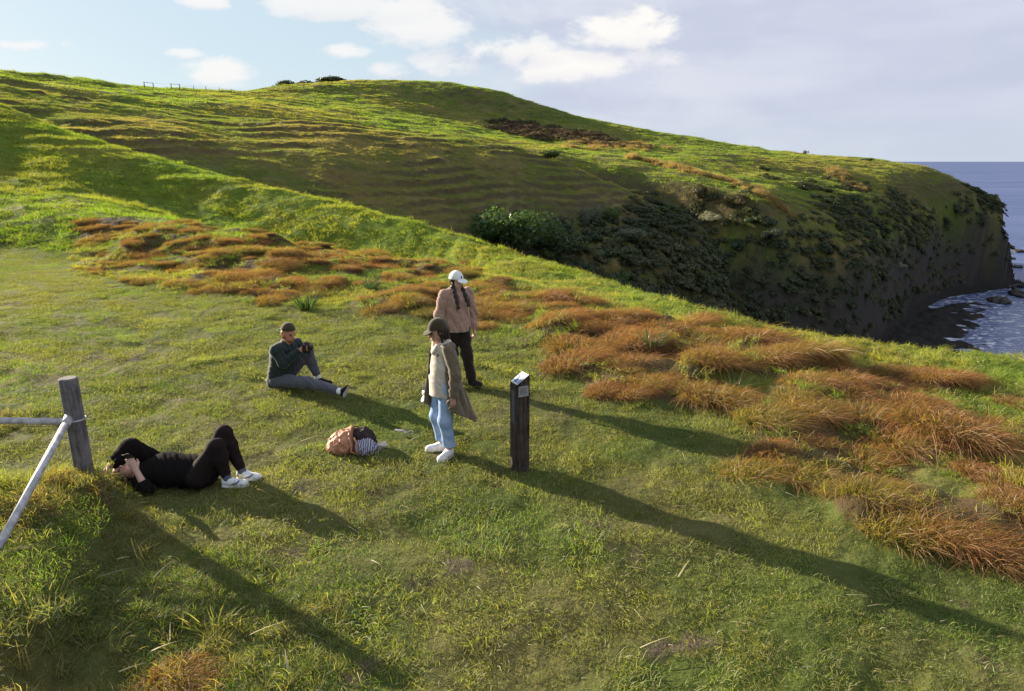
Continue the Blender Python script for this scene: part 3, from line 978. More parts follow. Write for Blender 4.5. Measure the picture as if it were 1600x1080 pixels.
# ------------------------------------------------------------------ russet tussocks
def build_tussocks():
    meshes = [tussock_mesh('tussock', M_tus, 300 + k, 1300) for k in range(7)]
    # the clumps that stand out one by one
    SINGLE = [(1195, 668, 1.15, 'tall russet grass clump at the end of the long standing figure shadow'),
              (1270, 655, 1.0, 'broad fox brown grass clump on the bend of the tussock band'),
              (1180, 742, 1.1, 'low russet grass clump jutting furthest left into the lawn'),
              (1255, 745, 1.0, 'russet grass clump just behind the low clump jutting into the lawn'),
              (1350, 715, 1.05, 'dark brown grass clump in the middle of the right hand tussocks'),
              (1360, 790, 1.0, 'golden green grass clump with russet top between the larger tussocks'),
              (1300, 778, .45, 'very small pale tussock alone on the lawn edge'),
              (1415, 835, 1.15, 'round golden grass clump at the near tip of the tussock band'),
              (1490, 850, 1.0, 'red brown grass clump right of the round golden one'),
              (1560, 872, .95, 'dark russet grass clump nearest the right picture edge'),
              (1010, 612, .9, 'orange tufted clump on the lawn edge right of the marker post'),
              (935, 575, .9, 'amber grass clump on the lawn edge straight above the marker post'),
              (745, 515, .8, 'dark tussock close beside the woman in the white cap'),
              (280, 452, 1.0, 'rounded chestnut grass clump on the far left lawn edge'),
              (215, 425, 1.0, 'leftmost chestnut grass clump of the tussock band'),
              (275, 1062, .62, 'single orange and green tuft at the bottom left of the lawn')]
    taken = []
    for i, (u, v, s, lab) in enumerate(SINGLE):
        p = at_z(u, v, .0)
        me = meshes[i % 7].copy(); me.materials.clear(); me.materials.append(M_tus_o)
        o = bpy.data.objects.new('tussock', me)
        link(o)
        o.location = (p[0], p[1], h1(p[0], p[1]))
        o.rotation_euler = (0, 0, random.uniform(-.5, .3))
        s *= .93
        o.scale = (s * random.uniform(1.0, 1.25), s * random.uniform(.95, 1.15), s * random.uniform(.85, 1.0))
        o.color = random.choice([(.18, .14, .03, .9), (.20, .13, .035, 1), (.16, .16, .028, .78)])
        tag(o, lab, 'tussock', 'russet tussocks standing at the lawn edge')
        taken.append(p[:2])
    taken = np.array(taken)
    x, y = jgrid(-21, 14, 4.5, 25, .45)
    bm = brown_mask(x, y)
    d = np.min(np.hypot(x[:, None] - taken[None, :, 0], y[:, None] - taken[None, :, 1]), 1)
    k = (bm > .45) & (d > .38) & (RNG.random(len(x)) < np.where(x < -1.0, .66, .90))
    x, y = x[k], y[k]
    n1 = fbm(x * .5, y * .5, 3, 111); n2 = fbm(x * 1.3, y * 1.3, 2, 112)
    # a few stray ones outside the band
    sx, sy = jgrid(-20, 14, 6, 27, 1.3)
    kk = (lineidx(sx, sy) > 2.4) & (lineidx(sx, sy) < 4.3) & (RNG.random(len(sx)) < .35) & (np.hypot(sx, sy) < 26)
    x = np.concatenate([x, sx[kk]]); y = np.concatenate([y, sy[kk]])
    n1 = np.concatenate([n1, np.zeros(kk.sum())]); n2 = np.concatenate([n2, np.zeros(kk.sum())])
    g = mixc((.150, .095, .030), (.175, .165, .030), sstep(-.3, .5, n1 + .3 * n2))
    sc = (RNG.uniform(.40, 1.15, len(x)) * (1 + .55 * n2))
    sc = sc * np.where(x < -1.0, .82, 1.0)
    ta = np.clip(.95 + .55 * fbm(x * .9, y * .9, 2, 113) - .75 * (RNG.random(len(x)) < .12), .15, 1)
    s3 = np.stack([sc * 1.15, sc * 1.1, sc * RNG.uniform(.75, 1.15, len(x))], 1)
    vs = [bpy.data.objects.new('t', m) for m in meshes]
    scatter('russet_grass', 'wind swept russet tussock grass massed in a band beyond the lawn', 'grass', np.stack([x, y], 1), s3, np.concatenate([pjit(g, .25), ta[:, None]], 1), vs, yaw=RNG.uniform(-1.1, .8, len(x)), align=.4)


build_tussocks()

# ------------------------------------------------------------------ solid modelling helpers
def nrm(v):
    v = np.asarray(v, float)
    return v / (np.linalg.norm(v) + 1e-12)


class Cone:
    """tapered round limb from a to b; flat=(direction, factor) squeezes the section"""
    def __init__(s, a, b, ra, rb=None, k=.02, flat=None):
        s.a = np.asarray(a, float); s.b = np.asarray(b, float); s.ra = ra; s.rb = ra if rb is None else rb; s.k = k; s.flat = flat

    def bb(s):
        R = max(s.ra, s.rb)
        return np.minimum(s.a, s.b) - R, np.maximum(s.a, s.b) + R

    def d(s, p):
        q = p
        if s.flat:
            n = nrm(s.flat[0]); w = ((p - s.a) @ n)
            t0 = (s.b - s.a) @ n
            q = p + (w * (1 / s.flat[1] - 1))[..., None] * n
            b = s.b + n * (t0 * (1 / s.flat[1] - 1))
        else:
            b = s.b
        ab = b - s.a
        t = np.clip(((q - s.a) @ ab) / (ab @ ab + 1e-12), 0, 1)
        dd = np.linalg.norm(q - s.a - t[..., None] * ab, axis=-1) - (s.ra + (s.rb - s.ra) * t)
        return dd * (s.flat[1] if s.flat else 1.0)


class Ell:
    def __init__(s, c, r, R=None, k=.02):
        s.c = np.asarray(c, float); s.r = np.asarray(r, float); s.R = np.eye(3) if R is None else np.asarray(R, float); s.k = k   # R columns = axes

    def bb(s):
        m = s.r.max()
        return s.c - m, s.c + m

    def d(s, p):
        q = (p - s.c) @ s.R
        k0 = np.linalg.norm(q / s.r, axis=-1); k1 = np.linalg.norm(q / (s.r ** 2), axis=-1)
        return np.where(k1 < 1e-9, -s.r.min(), k0 * (k0 - 1) / (k1 + 1e-9))


class Box:
    def __init__(s, c, half, R=None, rnd=.01, k=.01):
        s.c = np.asarray(c, float); s.h = np.asarray(half, float); s.R = np.eye(3) if R is None else np.asarray(R, float); s.rnd = rnd; s.k = k

    def bb(s):
        m = np.linalg.norm(s.h)
        return s.c - m, s.c + m

    def d(s, p):
        q = np.abs((p - s.c) @ s.R) - (s.h - s.rnd)
        return np.linalg.norm(np.maximum(q, 0), axis=-1) + np.minimum(q.max(-1), 0) - s.rnd


def frame(f, u):
    """columns: forward, left, up"""
    f = nrm(f); l = nrm(np.cross(u, f)); u = np.cross(f, l)
    return np.stack([f, l, u], 1)


def sculpt(prims, h, cuts=(), fold=None, sub=()):
    """smooth union of prims, meshed by surface nets. cuts: (point, normal) removes the side the normal points to"""
    lo = np.min([p.bb()[0] for p in prims], 0) - 4 * h
    hi = np.max([p.bb()[1] for p in prims], 0) + 4 * h
    n = np.ceil((hi - lo) / h).astype(int) + 1
    ax = [lo[i] + np.arange(n[i]) * h for i in range(3)]
    D = np.full(tuple(n), .2)
    for p in prims:
        a, b = p.bb(); pad = p.k + .035
        i0 = np.clip(np.floor((a - pad - lo) / h).astype(int), 0, n - 1); i1 = np.clip(np.ceil((b + pad - lo) / h).astype(int) + 1, 1, n)
        sl = tuple(slice(i0[i], i1[i]) for i in range(3))
        g = np.stack(np.meshgrid(*[ax[i][sl[i]] for i in range(3)], indexing='ij'), -1)
        d1 = D[sl]; d2 = p.d(g)
        hh = np.maximum(p.k - np.abs(d1 - d2), 0) / p.k
        D[sl] = np.minimum(d1, d2) - hh * hh * p.k * .25
    G = None
    if cuts or fold or sub:
        G = np.stack(np.meshgrid(*ax, indexing='ij'), -1)
    if fold:
        D = D + fold(G)
    for (pt, nn) in cuts:
        D = np.maximum(D, (G - np.asarray(pt)) @ nrm(nn))
    for s in sub:
        D = np.maximum(D, -s.d(G))
    # surface nets
    S = D < 0
    c = [S[a:n[0] - 1 + a, b:n[1] - 1 + b, d:n[2] - 1 + d] for a in (0, 1) for b in (0, 1) for d in (0, 1)]
    cnt = sum(x.astype(np.int8) for x in c)
    act = (cnt > 0) & (cnt < 8)
    ids = np.full(act.shape, -1, np.int64)
    I = np.argwhere(act)
    ids[act] = np.arange(len(I))
    acc = np.zeros((len(I), 3)); num = np.zeros(len(I))
    corners = [(a, b, d) for a in (0, 1) for b in (0, 1) for d in (0, 1)]
    for i, ca in enumerate(corners):
        for j, cb in enumerate(corners):
            if j <= i or sum(abs(ca[q] - cb[q]) for q in range(3)) != 1:
                continue
            da = D[I[:, 0] + ca[0], I[:, 1] + ca[1], I[:, 2] + ca[2]]; db = D[I[:, 0] + cb[0], I[:, 1] + cb[1], I[:, 2] + cb[2]]
            x = (da < 0) != (db < 0)
            t = np.where(x, da / (da - db + 1e-12), 0)[:, None]
            acc += np.where(x[:, None], np.array(ca) + t * (np.array(cb) - np.array(ca)), 0); num += x
    V = lo + (I + acc / np.maximum(num, 1)[:, None]) * h
    Fs = []
    for axn in range(3):
        o1, o2 = [(1, 2), (2, 0), (0, 1)][axn]
        sl0 = [slice(1, -1)] * 3; sl1 = [slice(1, -1)] * 3
        sl0[axn] = slice(0, -1); sl1[axn] = slice(1, None)
        A = S[tuple(sl0)]; B = S[tuple(sl1)]
        E = np.argwhere(A != B)
        if len(E) == 0:
            continue
        inside = A[tuple(E.T)]
        base = E.copy(); 
        for q in range(3):
            if q != axn:
                base[:, q] += 1
        def cid(d1, d2):
            z = base.copy(); z[:, o1] -= d1; z[:, o2] -= d2
            return ids[z[:, 0], z[:, 1], z[:, 2]]
        q = np.stack([cid(1, 1), cid(0, 1), cid(0, 0), cid(1, 0)], 1)
        q[~inside] = q[~inside][:, ::-1]
        Fs.append(q)
    F = np.concatenate(Fs)
    F = F[(F >= 0).all(1)]
    return V, F


def solid(name, prims, mat, parent, h=.008, cuts=(), fold=None, sub=(), label=None):
    V, F = sculpt(prims, h, cuts, fold, sub)
    o = mesh_np(name, V, F, mat, parent)
    if label:
        o['label'] = label
    return o


def folds(amp, sx=9.0, sz=26.0, seed=1, ax=(0, 0, 1)):
    """cloth creases, roughly across the limb axis"""
    ax = nrm(ax)
    def f(G):
        t = G @ ax
        a = G[..., 0] + .7 * G[..., 1]; b = G[..., 1] * .6 - G[..., 0] * .3
        return amp * (fbm(t * sz + 2.2 * a * sx, a * sx + b * sx * .6, 3, seed))
    return f


def grid_sheet(name, fn, nu, nv, mat, parent, thick=.006, closed_u=False):
    """fn(u,v) arrays in 0..1 -> points; given thickness along its normals"""
    u, v = np.meshgrid(np.linspace(0, 1, nu), np.linspace(0, 1, nv), indexing='ij')
    P = fn(u, v)
    n = np.cross(np.gradient(P, axis=0), np.gradient(P, axis=1)); n /= np.linalg.norm(n, axis=-1, keepdims=True) + 1e-12
    A = P + n * thick / 2; B = P - n * thick / 2
    V = np.concatenate([A.reshape(-1, 3), B.reshape(-1, 3)])
    idx = np.arange(nu * nv).reshape(nu, nv); off = nu * nv
    F = [np.stack([idx[:-1, :-1], idx[1:, :-1], idx[1:, 1:], idx[:-1, 1:]], -1).reshape(-1, 4)]
    F.append(F[0][:, ::-1] + off)
    def rim(e, flip):
        q = np.stack([e[:-1], e[1:], e[1:] + off, e[:-1] + off], 1)
        return q[:, ::-1] if not flip else q
    F += [rim(idx[:, 0], False), rim(idx[:, -1], True), rim(idx[0, :], True), rim(idx[-1, :], False)]
    return mesh_np(name, V, np.concatenate(F), mat, parent)


def tube(name, pts, rad, mat, parent, nseg=12, caps=True):
    pts = np.asarray(pts, float)
    rad = np.broadcast_to(np.asarray(rad, float), (len(pts),))
    T = np.gradient(pts, axis=0); T /= np.linalg.norm(T, axis=1, keepdims=True) + 1e-12
    ref = np.array([0, 0, 1.0]) if abs(T[0] @ np.array([0, 0, 1.0])) < .95 else np.array([1.0, 0, 0])
    V = []
    for i in range(len(pts)):
        a = nrm(np.cross(T[i], ref)); b = np.cross(T[i], a)
        ref = -np.cross(T[i], a) if False else ref
        th = np.linspace(0, 2 * math.pi, nseg, endpoint=False)
        V.append(pts[i] + rad[i] * (np.cos(th)[:, None] * a + np.sin(th)[:, None] * b))
    V = np.concatenate(V)
    F = []
    for i in range(len(pts) - 1):
        for k in range(nseg):
            k2 = (k + 1) % nseg
            F.append((i * nseg + k, i * nseg + k2, (i + 1) * nseg + k2, (i + 1) * nseg + k))
    if caps:
        c0 = len(V); V = np.concatenate([V, pts[:1], pts[-1:]])
        for k in range(nseg):
            k2 = (k + 1) % nseg
            F.append((k2, k, c0, c0)); F.append(((len(pts) - 1) * nseg + k, (len(pts) - 1) * nseg + k2, c0 + 1, c0 + 1))
    me = bpy.data.meshes.new(name)
    me.from_pydata([tuple(v) for v in V], [], [tuple(dict.fromkeys(f)) for f in F])
    me.polygons.foreach_set('use_smooth', [True] * len(me.polygons))
    me.update()
    if mat:
        me.materials.append(mat)
    return link(bpy.data.objects.new(name, me), parent)


def empty(name, loc):
    e = bpy.data.objects.new(name, None)
    e.empty_display_size = .1
    link(e)
    e.location = loc
    return e


# ------------------------------------------------------------------ materials of the made things
def weathered_wood(name, c0, c1, axis_scale=(30, 30, 2.2)):
    m, nt, out = new_mat(name)
    tc = nt.n.new('ShaderNodeTexCoord')
    v = nt.vec('MULTIPLY', tc.outputs['Object'], axis_scale)
    g = nt.noise(v, 1.0, 7, .65, .6); n2 = nt.noise(tc.outputs['Object'], 9, 5, .6)
    c = nt.mix(nt.mapr(nt.math('ADD', g, nt.math('MULTIPLY', nt.math('SUBTRACT', n2, .5), .5)), .32, .68), c0, c1)
    principled(nt, out, c, .85, .15, bump=g, bstr=.7, bdist=.006)
    return m


def galvanised():
    m, nt, out = new_mat('galvanised_pipe')
    tc = nt.n.new('ShaderNodeTexCoord')
    n = nt.noise(tc.outputs['Object'], 14, 6, .65); n2 = nt.noise(tc.outputs['Object'], 90, 3, .6)
    c = nt.mix(nt.mapr(n, .35, .7), (.30, .30, .32), (.62, .61, .63))
    c = nt.mix(nt.mapr(n2, .68, .76), c, (.30, .22, .16))
    principled(nt, out, c, nt.mapr(n, .3, .7, .5, .75), .4, .35, bump=n2, bstr=.15, bdist=.002)
    return m


M_skin = simple('skin', (.46, .26, .19), .55, .35, 0, .10, 60, .1, .001)
M_skin_pale = simple('pale_skin', (.56, .34, .27), .55, .35, 0, .10, 60, .1, .001)
M_skin_ruddy = simple('ruddy_skin', (.48, .22, .14), .55, .35, 0, .14, 50, .1, .001)
M_eye = simple('eye_dark', (.03, .022, .018), .25, .5, 0, .1, 40, 0)
M_dkhair = simple('dark_brown_hair', (.022, .014, .010), .5, .4, 0, .4, 80, .5, .004)
M_redhair = simple('reddish_hair', (.28, .12, .04), .55, .4, 0, .35, 80, .5, .004)
M_olive = simple('olive_cap_cloth', (.050, .038, .020), .9, .1, 0, .25, 60, .3, .003, .3)
M_whitecap = simple('white_cap_cloth', (.78, .77, .76), .85, .15, 0, .08, 60, .2, .003)
M_black = simple('black_knit', (.010, .0085, .0085), .95, .05, 0, .35, 90, .5, .004)
M_legging = simple('dark_leggings', (.018, .012, .012), .85, .1, 0, .3, 70, .4, .004)
M_brownpants = simple('dark_brown_trousers', (.022, .015, .013), .9, .1, 0, .3, 60, .3, .003, .2)
M_green = simple('dark_green_jacket', (.016, .028, .026), .75, .2, 0, .35, 40, .3, .004, .2)
M_grey = simple('grey_trousers', (.085, .088, .108), .9, .1, 0, .25, 60, .3, .003, .2)
M_coat = simple('brown_coat_cloth', (.150, .115, .078), .9, .1, 0, .22, 45, .3, .003, .25)
M_cream = simple('cream_jersey', (.58, .50, .43), .9, .1, 0, .12, 50, .3, .003, .2)
M_white = simple('white_shoe_leather', (.74, .73, .74), .6, .3, 0, .08, 40, .2, .002)
M_blackshoe = simple('black_shoe_mesh', (.016, .014, .015), .8, .2, 0, .3, 90, .4, .002)
M_sole = simple('pale_rubber_sole', (.55, .53, .50), .7, .25, 0, .12, 40, .2, .002)
M_blue = simple('blue_print', (.05, .09, .22), .6, .3, 0, .1, 40, 0)
M_sock = simple('grey_sock', (.10, .115, .16), .95, .05, 0, .2, 90, .4, .002)
M_plastic = simple('black_plastic', (.012, .012, .013), .45, .4, 0, .2, 60, .1, .001)
M_glass = simple('lens_glass', (.01, .012, .02), .08, .6, 0, .1, 40, 0)


def denim():
    m, nt, out = new_mat('light_blue_denim')
    tc = nt.n.new('ShaderNodeTexCoord')
    n = nt.noise(tc.outputs['Object'], 7, 5, .6); w = nt.noise(nt.vec('MULTIPLY', tc.outputs['Object'], (300, 300, 60)), 1, 3, .7)
    c = nt.mix(nt.mapr(n, .3, .7), (.17, .28, .52), (.36, .47, .68))
    c = nt.mix(nt.mapr(w, .3, .8, 0, .35), c, (.55, .62, .74))
    principled(nt, out, c, .9, .1, bump=w, bstr=.3, bdist=.002)
    return m


def corduroy():
    m, nt, out = new_mat('dusty_pink_ribbed_fleece')
    tc = nt.n.new('ShaderNodeTexCoord')
    w = nt.n.new('ShaderNodeTexWave'); w.wave_type = 'BANDS'; w.bands_direction = 'X'
    w.inputs['Scale'].default_value = 22; w.inputs['Distortion'].default_value = 1.4; w.inputs['Detail'].default_value = 3
    nt.l.new(tc.outputs['Object'], w.inputs['Vector'])
    n = nt.noise(tc.outputs['Object'], 26, 5, .65)
    c = nt.mix(nt.mapr(n, .3, .7), (.34, .205, .155), (.50, .33, .26))
    c = nt.mix(nt.math('MULTIPLY', nt.mapr(w.outputs['Fac'], .2, .8), .35), c, (.24, .135, .10))
    principled(nt, out, c, .95, .05, bump=w.outputs['Fac'], bstr=.6, bdist=.006, sheen=.4)
    return m


M_denim = denim()
M_cord = corduroy()


# ------------------------------------------------------------------ people
UP = np.array([0, 0, 1.0])


def head_prims(c, f, up=UP, s=1.0):
    R = frame(f, up); F, L, U = R[:, 0], R[:, 1], R[:, 2]
    c = np.asarray(c, float)
    P = [Ell(c + U * .02 * s - F * .008 * s, (.094 * s, .076 * s, .098 * s), R, .02),
         Ell(c + F * .030 * s - U * .055 * s, (.062 * s, .056 * s, .062 * s), R, .03),
         Cone(c + F * .062 * s - U * .098 * s, c + F * .040 * s - U * .095 * s, .020 * s, .028 * s, .02),
         Cone(c + F * .088 * s + U * .008 * s, c + F * .108 * s - U * .030 * s, .009 * s, .014 * s, .012),
         Cone(c + F * .088 * s - U * .062 * s + L * .016 * s, c + F * .088 * s - U * .062 * s - L * .016 * s, .008 * s, .008 * s, .008),
         Cone(c + F * .082 * s + U * .026 * s + L * .034 * s, c + F * .082 * s + U * .026 * s - L * .034 * s, .012 * s, .012 * s, .012)]
    for sd in (1, -1):
        P.append(Ell(c + L * sd * .076 * s - F * .005 * s - U * .018 * s, (.020 * s, .010 * s, .032 * s), R, .008))
    return P


def eyes(parent, c, f, up=UP, s=1.0):
    R = frame(f, up); F, L, U = R[:, 0], R[:, 1], R[:, 2]
    for sd in (1, -1):
        solid('eye', [Ell(np.asarray(c) + F * .084 * s + L * sd * .030 * s - U * .004 * s, (.010 * s, .015 * s, .008 * s), R, .004)], M_eye, parent, .004)
    solid('mouth', [Cone(np.asarray(c) + F * .093 * s - U * .064 * s + L * .02 * s, np.asarray(c) + F * .093 * s - U * .064 * s - L * .02 * s, .0045, .0045, .003)], simple('lips', (.28, .10, .08), .5, .3, 0, .1, 60, 0), parent, .003)


def hand_prims(w, d, nrml, thumb, curl=.5, s=1.0):
    """w wrist, d towards the fingers, nrml out of the palm, thumb towards the thumb side"""
    d = nrm(d); n = nrm(nrml); t = nrm(np.asarray(thumb) - d * (np.asarray(thumb) @ d))
    w = np.asarray(w, float)
    P = [Cone(w, w + d * .075 * s, .026 * s, .036 * s, .012, (n, .5))]
    for i, (o, L) in enumerate(((.027, .068), (.009, .078), (-.009, .072), (-.027, .056))):
        k = w + d * .082 * s + t * o * s
        d1 = nrm(d + n * curl * .9 + t * o * 2)
        d2 = nrm(d * (1 - curl) + n * (curl * 1.6 + .1))
        m = k + d1 * L * .52 * s
        P += [Cone(k - d * .012 * s, m, .0092 * s, .0085 * s, .006), Cone(m, m + d2 * L * .5 * s, .0085 * s, .0070 * s, .005)]
    k = w + d * .025 * s + t * .026 * s
    m = k + nrm(d * .6 + t * .7 + n * .35) * .040 * s
    P += [Cone(k, m, .012 * s, .010 * s, .008), Cone(m, m + nrm(d * .85 + t * .15 + n * .5) * .034 * s, .010 * s, .008 * s, .005)]
    return P


def shoe(parent, heel, toe, up, m_up, m_sole, h=.005, wid=.044, sw=None):
    heel = np.asarray(heel, float); toe = np.asarray(toe, float); up = nrm(up)
    f = nrm(toe - heel); l = np.cross(up, f); R = np.stack([f, l, up], 1); L = np.linalg.norm(toe - heel)
    P = [Cone(heel + f * .04 + up * .05, heel + f * .10 + up * .048, .038, .040, .02),
         Cone(heel + f * .045 + up * .075, heel + f * .075 + up * .085, .036, .036, .02),
         Cone(heel + f * .10 + up * .050, heel + f * (L - .045) + up * .038, .040, .034, .03),
         Ell(heel + f * (L - .062) + up * .034, (.062, wid, .030), R, .02)]
    sh = solid('shoe', P, m_up, parent, h, cuts=[(heel + up * .020, -up), (heel + f * .06 + up * .104, nrm(up * 1 + f * .2))])
    S = [Ell(heel + f * .055 + up * .014, (.058, wid * .90, .030), R, .02), Ell(heel + f * (L - .075) + up * .014, (.078, wid * 1.08, .030), R, .05),
         Ell(heel + f * L * .5 + up * .014, (.085, wid * .92, .030), R, .03)]
    solid('sole', S, m_sole, sh, h, cuts=[(heel + up * .027, up), (heel, -up)])
    return sh, (heel, f, l, up, L)


def cap_prims(c, f, up, s=1.0, grow=.010):
    R = frame(f, up); F, L, U = R[:, 0], R[:, 1], R[:, 2]
    c = np.asarray(c, float)
    return [Ell(c + U * .030 * s - F * .008 * s, ((.094 + grow) * s, (.078 + grow) * s, (.094 + grow * 1.2) * s), R, .01)], (c + U * .028 * s, -U + F * .10), R


def person_front():
    P0 = np.array([-.725, 6.93, 0]); P0[2] = h1(P0[0], P0[1])
    e = empty('person', P0)
    tag(e, 'standing person in olive cap, open brown coat, cream top, pale blue jeans and white shoes', 'person')
    F = nrm((-.88, -.45, 0)); L = np.cross(UP, F)
    S = .945
    hip = .82 * S; kn = .45 * S; sh = 1.31 * S
    neck = np.array([0, 0, 1.335 * S]) + F * .02
    hc = np.array([0, 0, 1.475 * S]) + F * .055
    hf = nrm(F + UP * -.28); hu = nrm(UP + F * .28)
    ankL = L * .105 + F * .0 + UP * .085; ankR = -L * .095 - F * .0 + UP * .085
    kL = L * .095 + F * .035 + UP * kn; kR = -L * .085 + F * .06 + UP * kn
    hL = L * .085 + UP * hip; hR = -L * .085 + UP * hip
    sL = L * .165 + UP * sh; sR = -L * .165 + UP * sh
    elL = sL + L * .085 - F * .03 - UP * .27; wrL = elL + F * .03 - UP * .235 + L * .005
    elR = sR - L * .05 - F * .05 - UP * .27; wrR = elR + F * .05 - UP * .22
    body = head_prims(hc, hf, hu, .98)
    body += [Cone(neck - UP * .03, hc - UP * .06 - F * .02, .050, .046, .02), Cone(UP * .88 * S, UP * 1.20 * S, .115, .125, .05, (F, .72)), Cone(L * .10 + UP * 1.28 * S, -L * .10 + UP * 1.28 * S, .055, .055, .05),
             Cone(hL, hR, .10, .10, .05)]
    for a, b, c in ((sL, elL, wrL), (sR, elR, wrR)):
        body += [Cone(a, b, .045, .036, .03), Cone(b, c, .036, .024, .02)]
    for a, b, c in ((hL, kL, ankL), (hR, kR, ankR)):
        body += [Cone(a, b, .075, .050, .04), Cone(b, c, .048, .034, .03)]
    body += hand_prims(wrL, -UP + F * .08, -L, F, .35, .95) + hand_prims(wrR, -UP * .6 + F * .7, L, UP * .4 + F * .2, .75, .95)
    solid('body', body, M_skin, e, .0062)
    eyes(e, hc, hf, hu, .98)
    # jeans, straight legs with frayed hems
    J = [Cone(hL, hR, .104, .104, .06, (F, .92))]
    for a, b, c in ((hL, kL, ankL), (hR, kR, ankR)):
        J += [Cone(a + UP * .02, b, .090, .072, .05), Cone(b, c + UP * .045, .071, .070, .05)]
    J += [Cone(UP * hip, UP * .95 * S, .112, .108, .06, (F, .8))]
    solid('jeans', J, M_denim, e, .008, cuts=[((0, 0, .125), -UP)], fold=folds(0.0090, 7, 15, 5))
    T = [Cone(UP * .72 * S, UP * 1.0 * S, .182, .150, .06, (F, .92)), Cone(UP * .95 * S, UP * 1.20 * S, .146, .145, .06, (F, .84)), Cone(L * .11 + UP * 1.27 * S, -L * .11 + UP * 1.27 * S, .068, .068, .06)]
    solid('top', T, M_cream, e, .008, cuts=[((0, 0, .735 * S), -UP)], fold=folds(0.0145, 7, 12, 8))
    hood = [Cone(neck + F * .055 - UP * .03 + L * .05, neck + F * .085 - UP * .10 + L * .01, .036, .030, .03), Cone(neck + F * .04 - UP * .01 - L * .06, neck + F * .08 - UP * .1 - L * .01, .036, .03, .03), Cone(neck - F * .06 + L * .04, neck - F * .06 - L * .04, .045, .045, .04)]
    solid('hood', hood, M_cream, e, .007, fold=folds(0.0087, 14, 20, 9))

    # long coat, open in front, its skirt blown to the right
    def coat(u, v):
        th = np.radians(72 + (360 - 72 - 34) * u)          # from the left front edge round the back
        a = np.cos(th); b = np.sin(th)
        t = v
        hem = np.interp(np.abs(u - .52), [0, .25, .48], [.36, .40, .56])
        z = (1.315 * S) * (1 - t) + hem * t
        rl = np.interp(t, [0, .10, .45, 1], [.125, .195, .185, .245]); rf = np.interp(t, [0, .1, .45, 1], [.085, .125, .150, .200])
        crease = .016 * np.sin(th * 9 + 1.5 * np.sin(t * 4)) * t + .010 * np.sin(th * 17 + t * 5) * t
        x = a * (rf + crease); y = b * (rl + crease)
        P = x[..., None] * F + y[..., None] * L + z[..., None] * UP
        back = .5 - .5 * a
        P = P + np.array([1.0, -.05, 0]) * (.24 * back * np.clip(t - .35, 0, 1) ** 1.3)[..., None]
        P = P - np.array([1.0, 0, 0]) * (.03 * (1 - back) * t)[..., None]
        return P
    ct = grid_sheet('coat', coat, 110, 70, M_coat, e, .009)
    for a, b, c in ((sL, elL, wrL), (sR, elR, wrR)):
        solid('sleeve', [Cone(a - UP * .005, b, .070, .062, .04), Cone(b, c + nrm(b - c) * .01, .060, .050, .04)], M_coat, ct, .008, fold=folds(0.0145, 10, 20, 11), cuts=[(c, c - b)])
    col = [Cone(neck - F * .07 - UP * .0 + L * .03, neck + L * .085 - UP * .03, .022, .022, .02), Cone(neck + L * .085 - UP * .03, neck + F * .07 + L * .07 - UP * .12, .022, .018, .02),
           Cone(neck - F * .07 - L * .03, neck - L * .085 - UP * .03, .022, .022, .02), Cone(neck - L * .085 - UP * .03, neck + F * .07 - L * .07 - UP * .12, .022, .018, .02), Cone(neck - F * .07 - L * .03, neck - F * .07 + L * .03, .024, .024, .02)]
    solid('collar', col, M_coat, ct, .007)
    # hair and cap
    R = frame(hf, hu)
    hr = [Ell(hc - R[:, 0] * .022 + R[:, 2] * .012, (.086, .086, .098), R, .02), Cone(hc - R[:, 0] * .06 - R[:, 2] * .03, neck - F * .055 - UP * .03, .060, .045, .03),
          Cone(hc + R[:, 1] * .070 - R[:, 0] * .01 - R[:, 2] * .03, hc + R[:, 1] * .072 + R[:, 0] * .012 - R[:, 2] * .115, .020, .012, .02)]
    solid('hair', hr, M_dkhair, e, .0065, cuts=[(hc + R[:, 0] * .035, R[:, 0])], fold=folds(0.0072, 30, 10, 3))
    cp, cut, R = cap_prims(hc, hf, hu, .98, .013)
    cp_o = solid('cap', cp, M_olive, e, .006, cuts=[cut])
    br = hc + R[:, 2] * .030 + R[:, 0] * .085
    solid('visor', [Ell(br + R[:, 0] * .020 - R[:, 2] * .008, (.052, .072, .012), frame(hf - hu * .25, hu), .01)], M_olive, cp_o, .005)
    # strap loop that stands off the back of the cap
    th = np.linspace(0, math.pi * 2, 22)
    bk = hc - R[:, 0] * .082 + R[:, 2] * .092
    tube('strap_loop', [bk + R[:, 0] * (-.026 * math.cos(t)) + R[:, 2] * (.018 * math.sin(t)) + R[:, 1] * .030 for t in th], .0055, simple('pale_olive_strap', (.24, .19, .10), .8, .2), cp_o, 8)
    # shoes
    lh = at_z(705, 711, P0[2]) - P0; lt = at_z(675, 728, P0[2]) - P0
    d = nrm(lt - lh)
    shoe(e, ankL * (1, 1, 0) - d * .055, ankL * (1, 1, 0) + d * .195, UP, M_white, M_sole)
    d2 = nrm((-.97, -.22, 0))
    shoe(e, ankR * (1, 1, 0) - d2 * .055, ankR * (1, 1, 0) + d2 * .195, UP, M_white, M_sole)
    # the cap that hangs from the far hand: a thing of its own
    hx = P0 + wrR + F * .045 - UP * .085 - L * .02
    c2 = empty('spare_cap', hx)
    tag(c2, 'navy and white baseball cap carried in the hand of the person in the brown coat', 'cap')
    o, cut, R2 = cap_prims((0, 0, 0), (-.6, -.3, -.75), (-.75, -.2, .5), .92, .006)
    solid('crown', o, simple('navy_cloth', (.030, .036, .062), .85, .15), c2, .006, cuts=[cut])
    solid('visor', [Ell(R2[:, 2] * .026 + R2[:, 0] * .115, (.058, .070, .012), R2, .01)], M_whitecap, c2, .005)
    solid('front_panel', [Ell(R2[:, 2] * .052 + R2[:, 0] * .052, (.052, .060, .040), R2, .01)], M_whitecap, c2, .005)


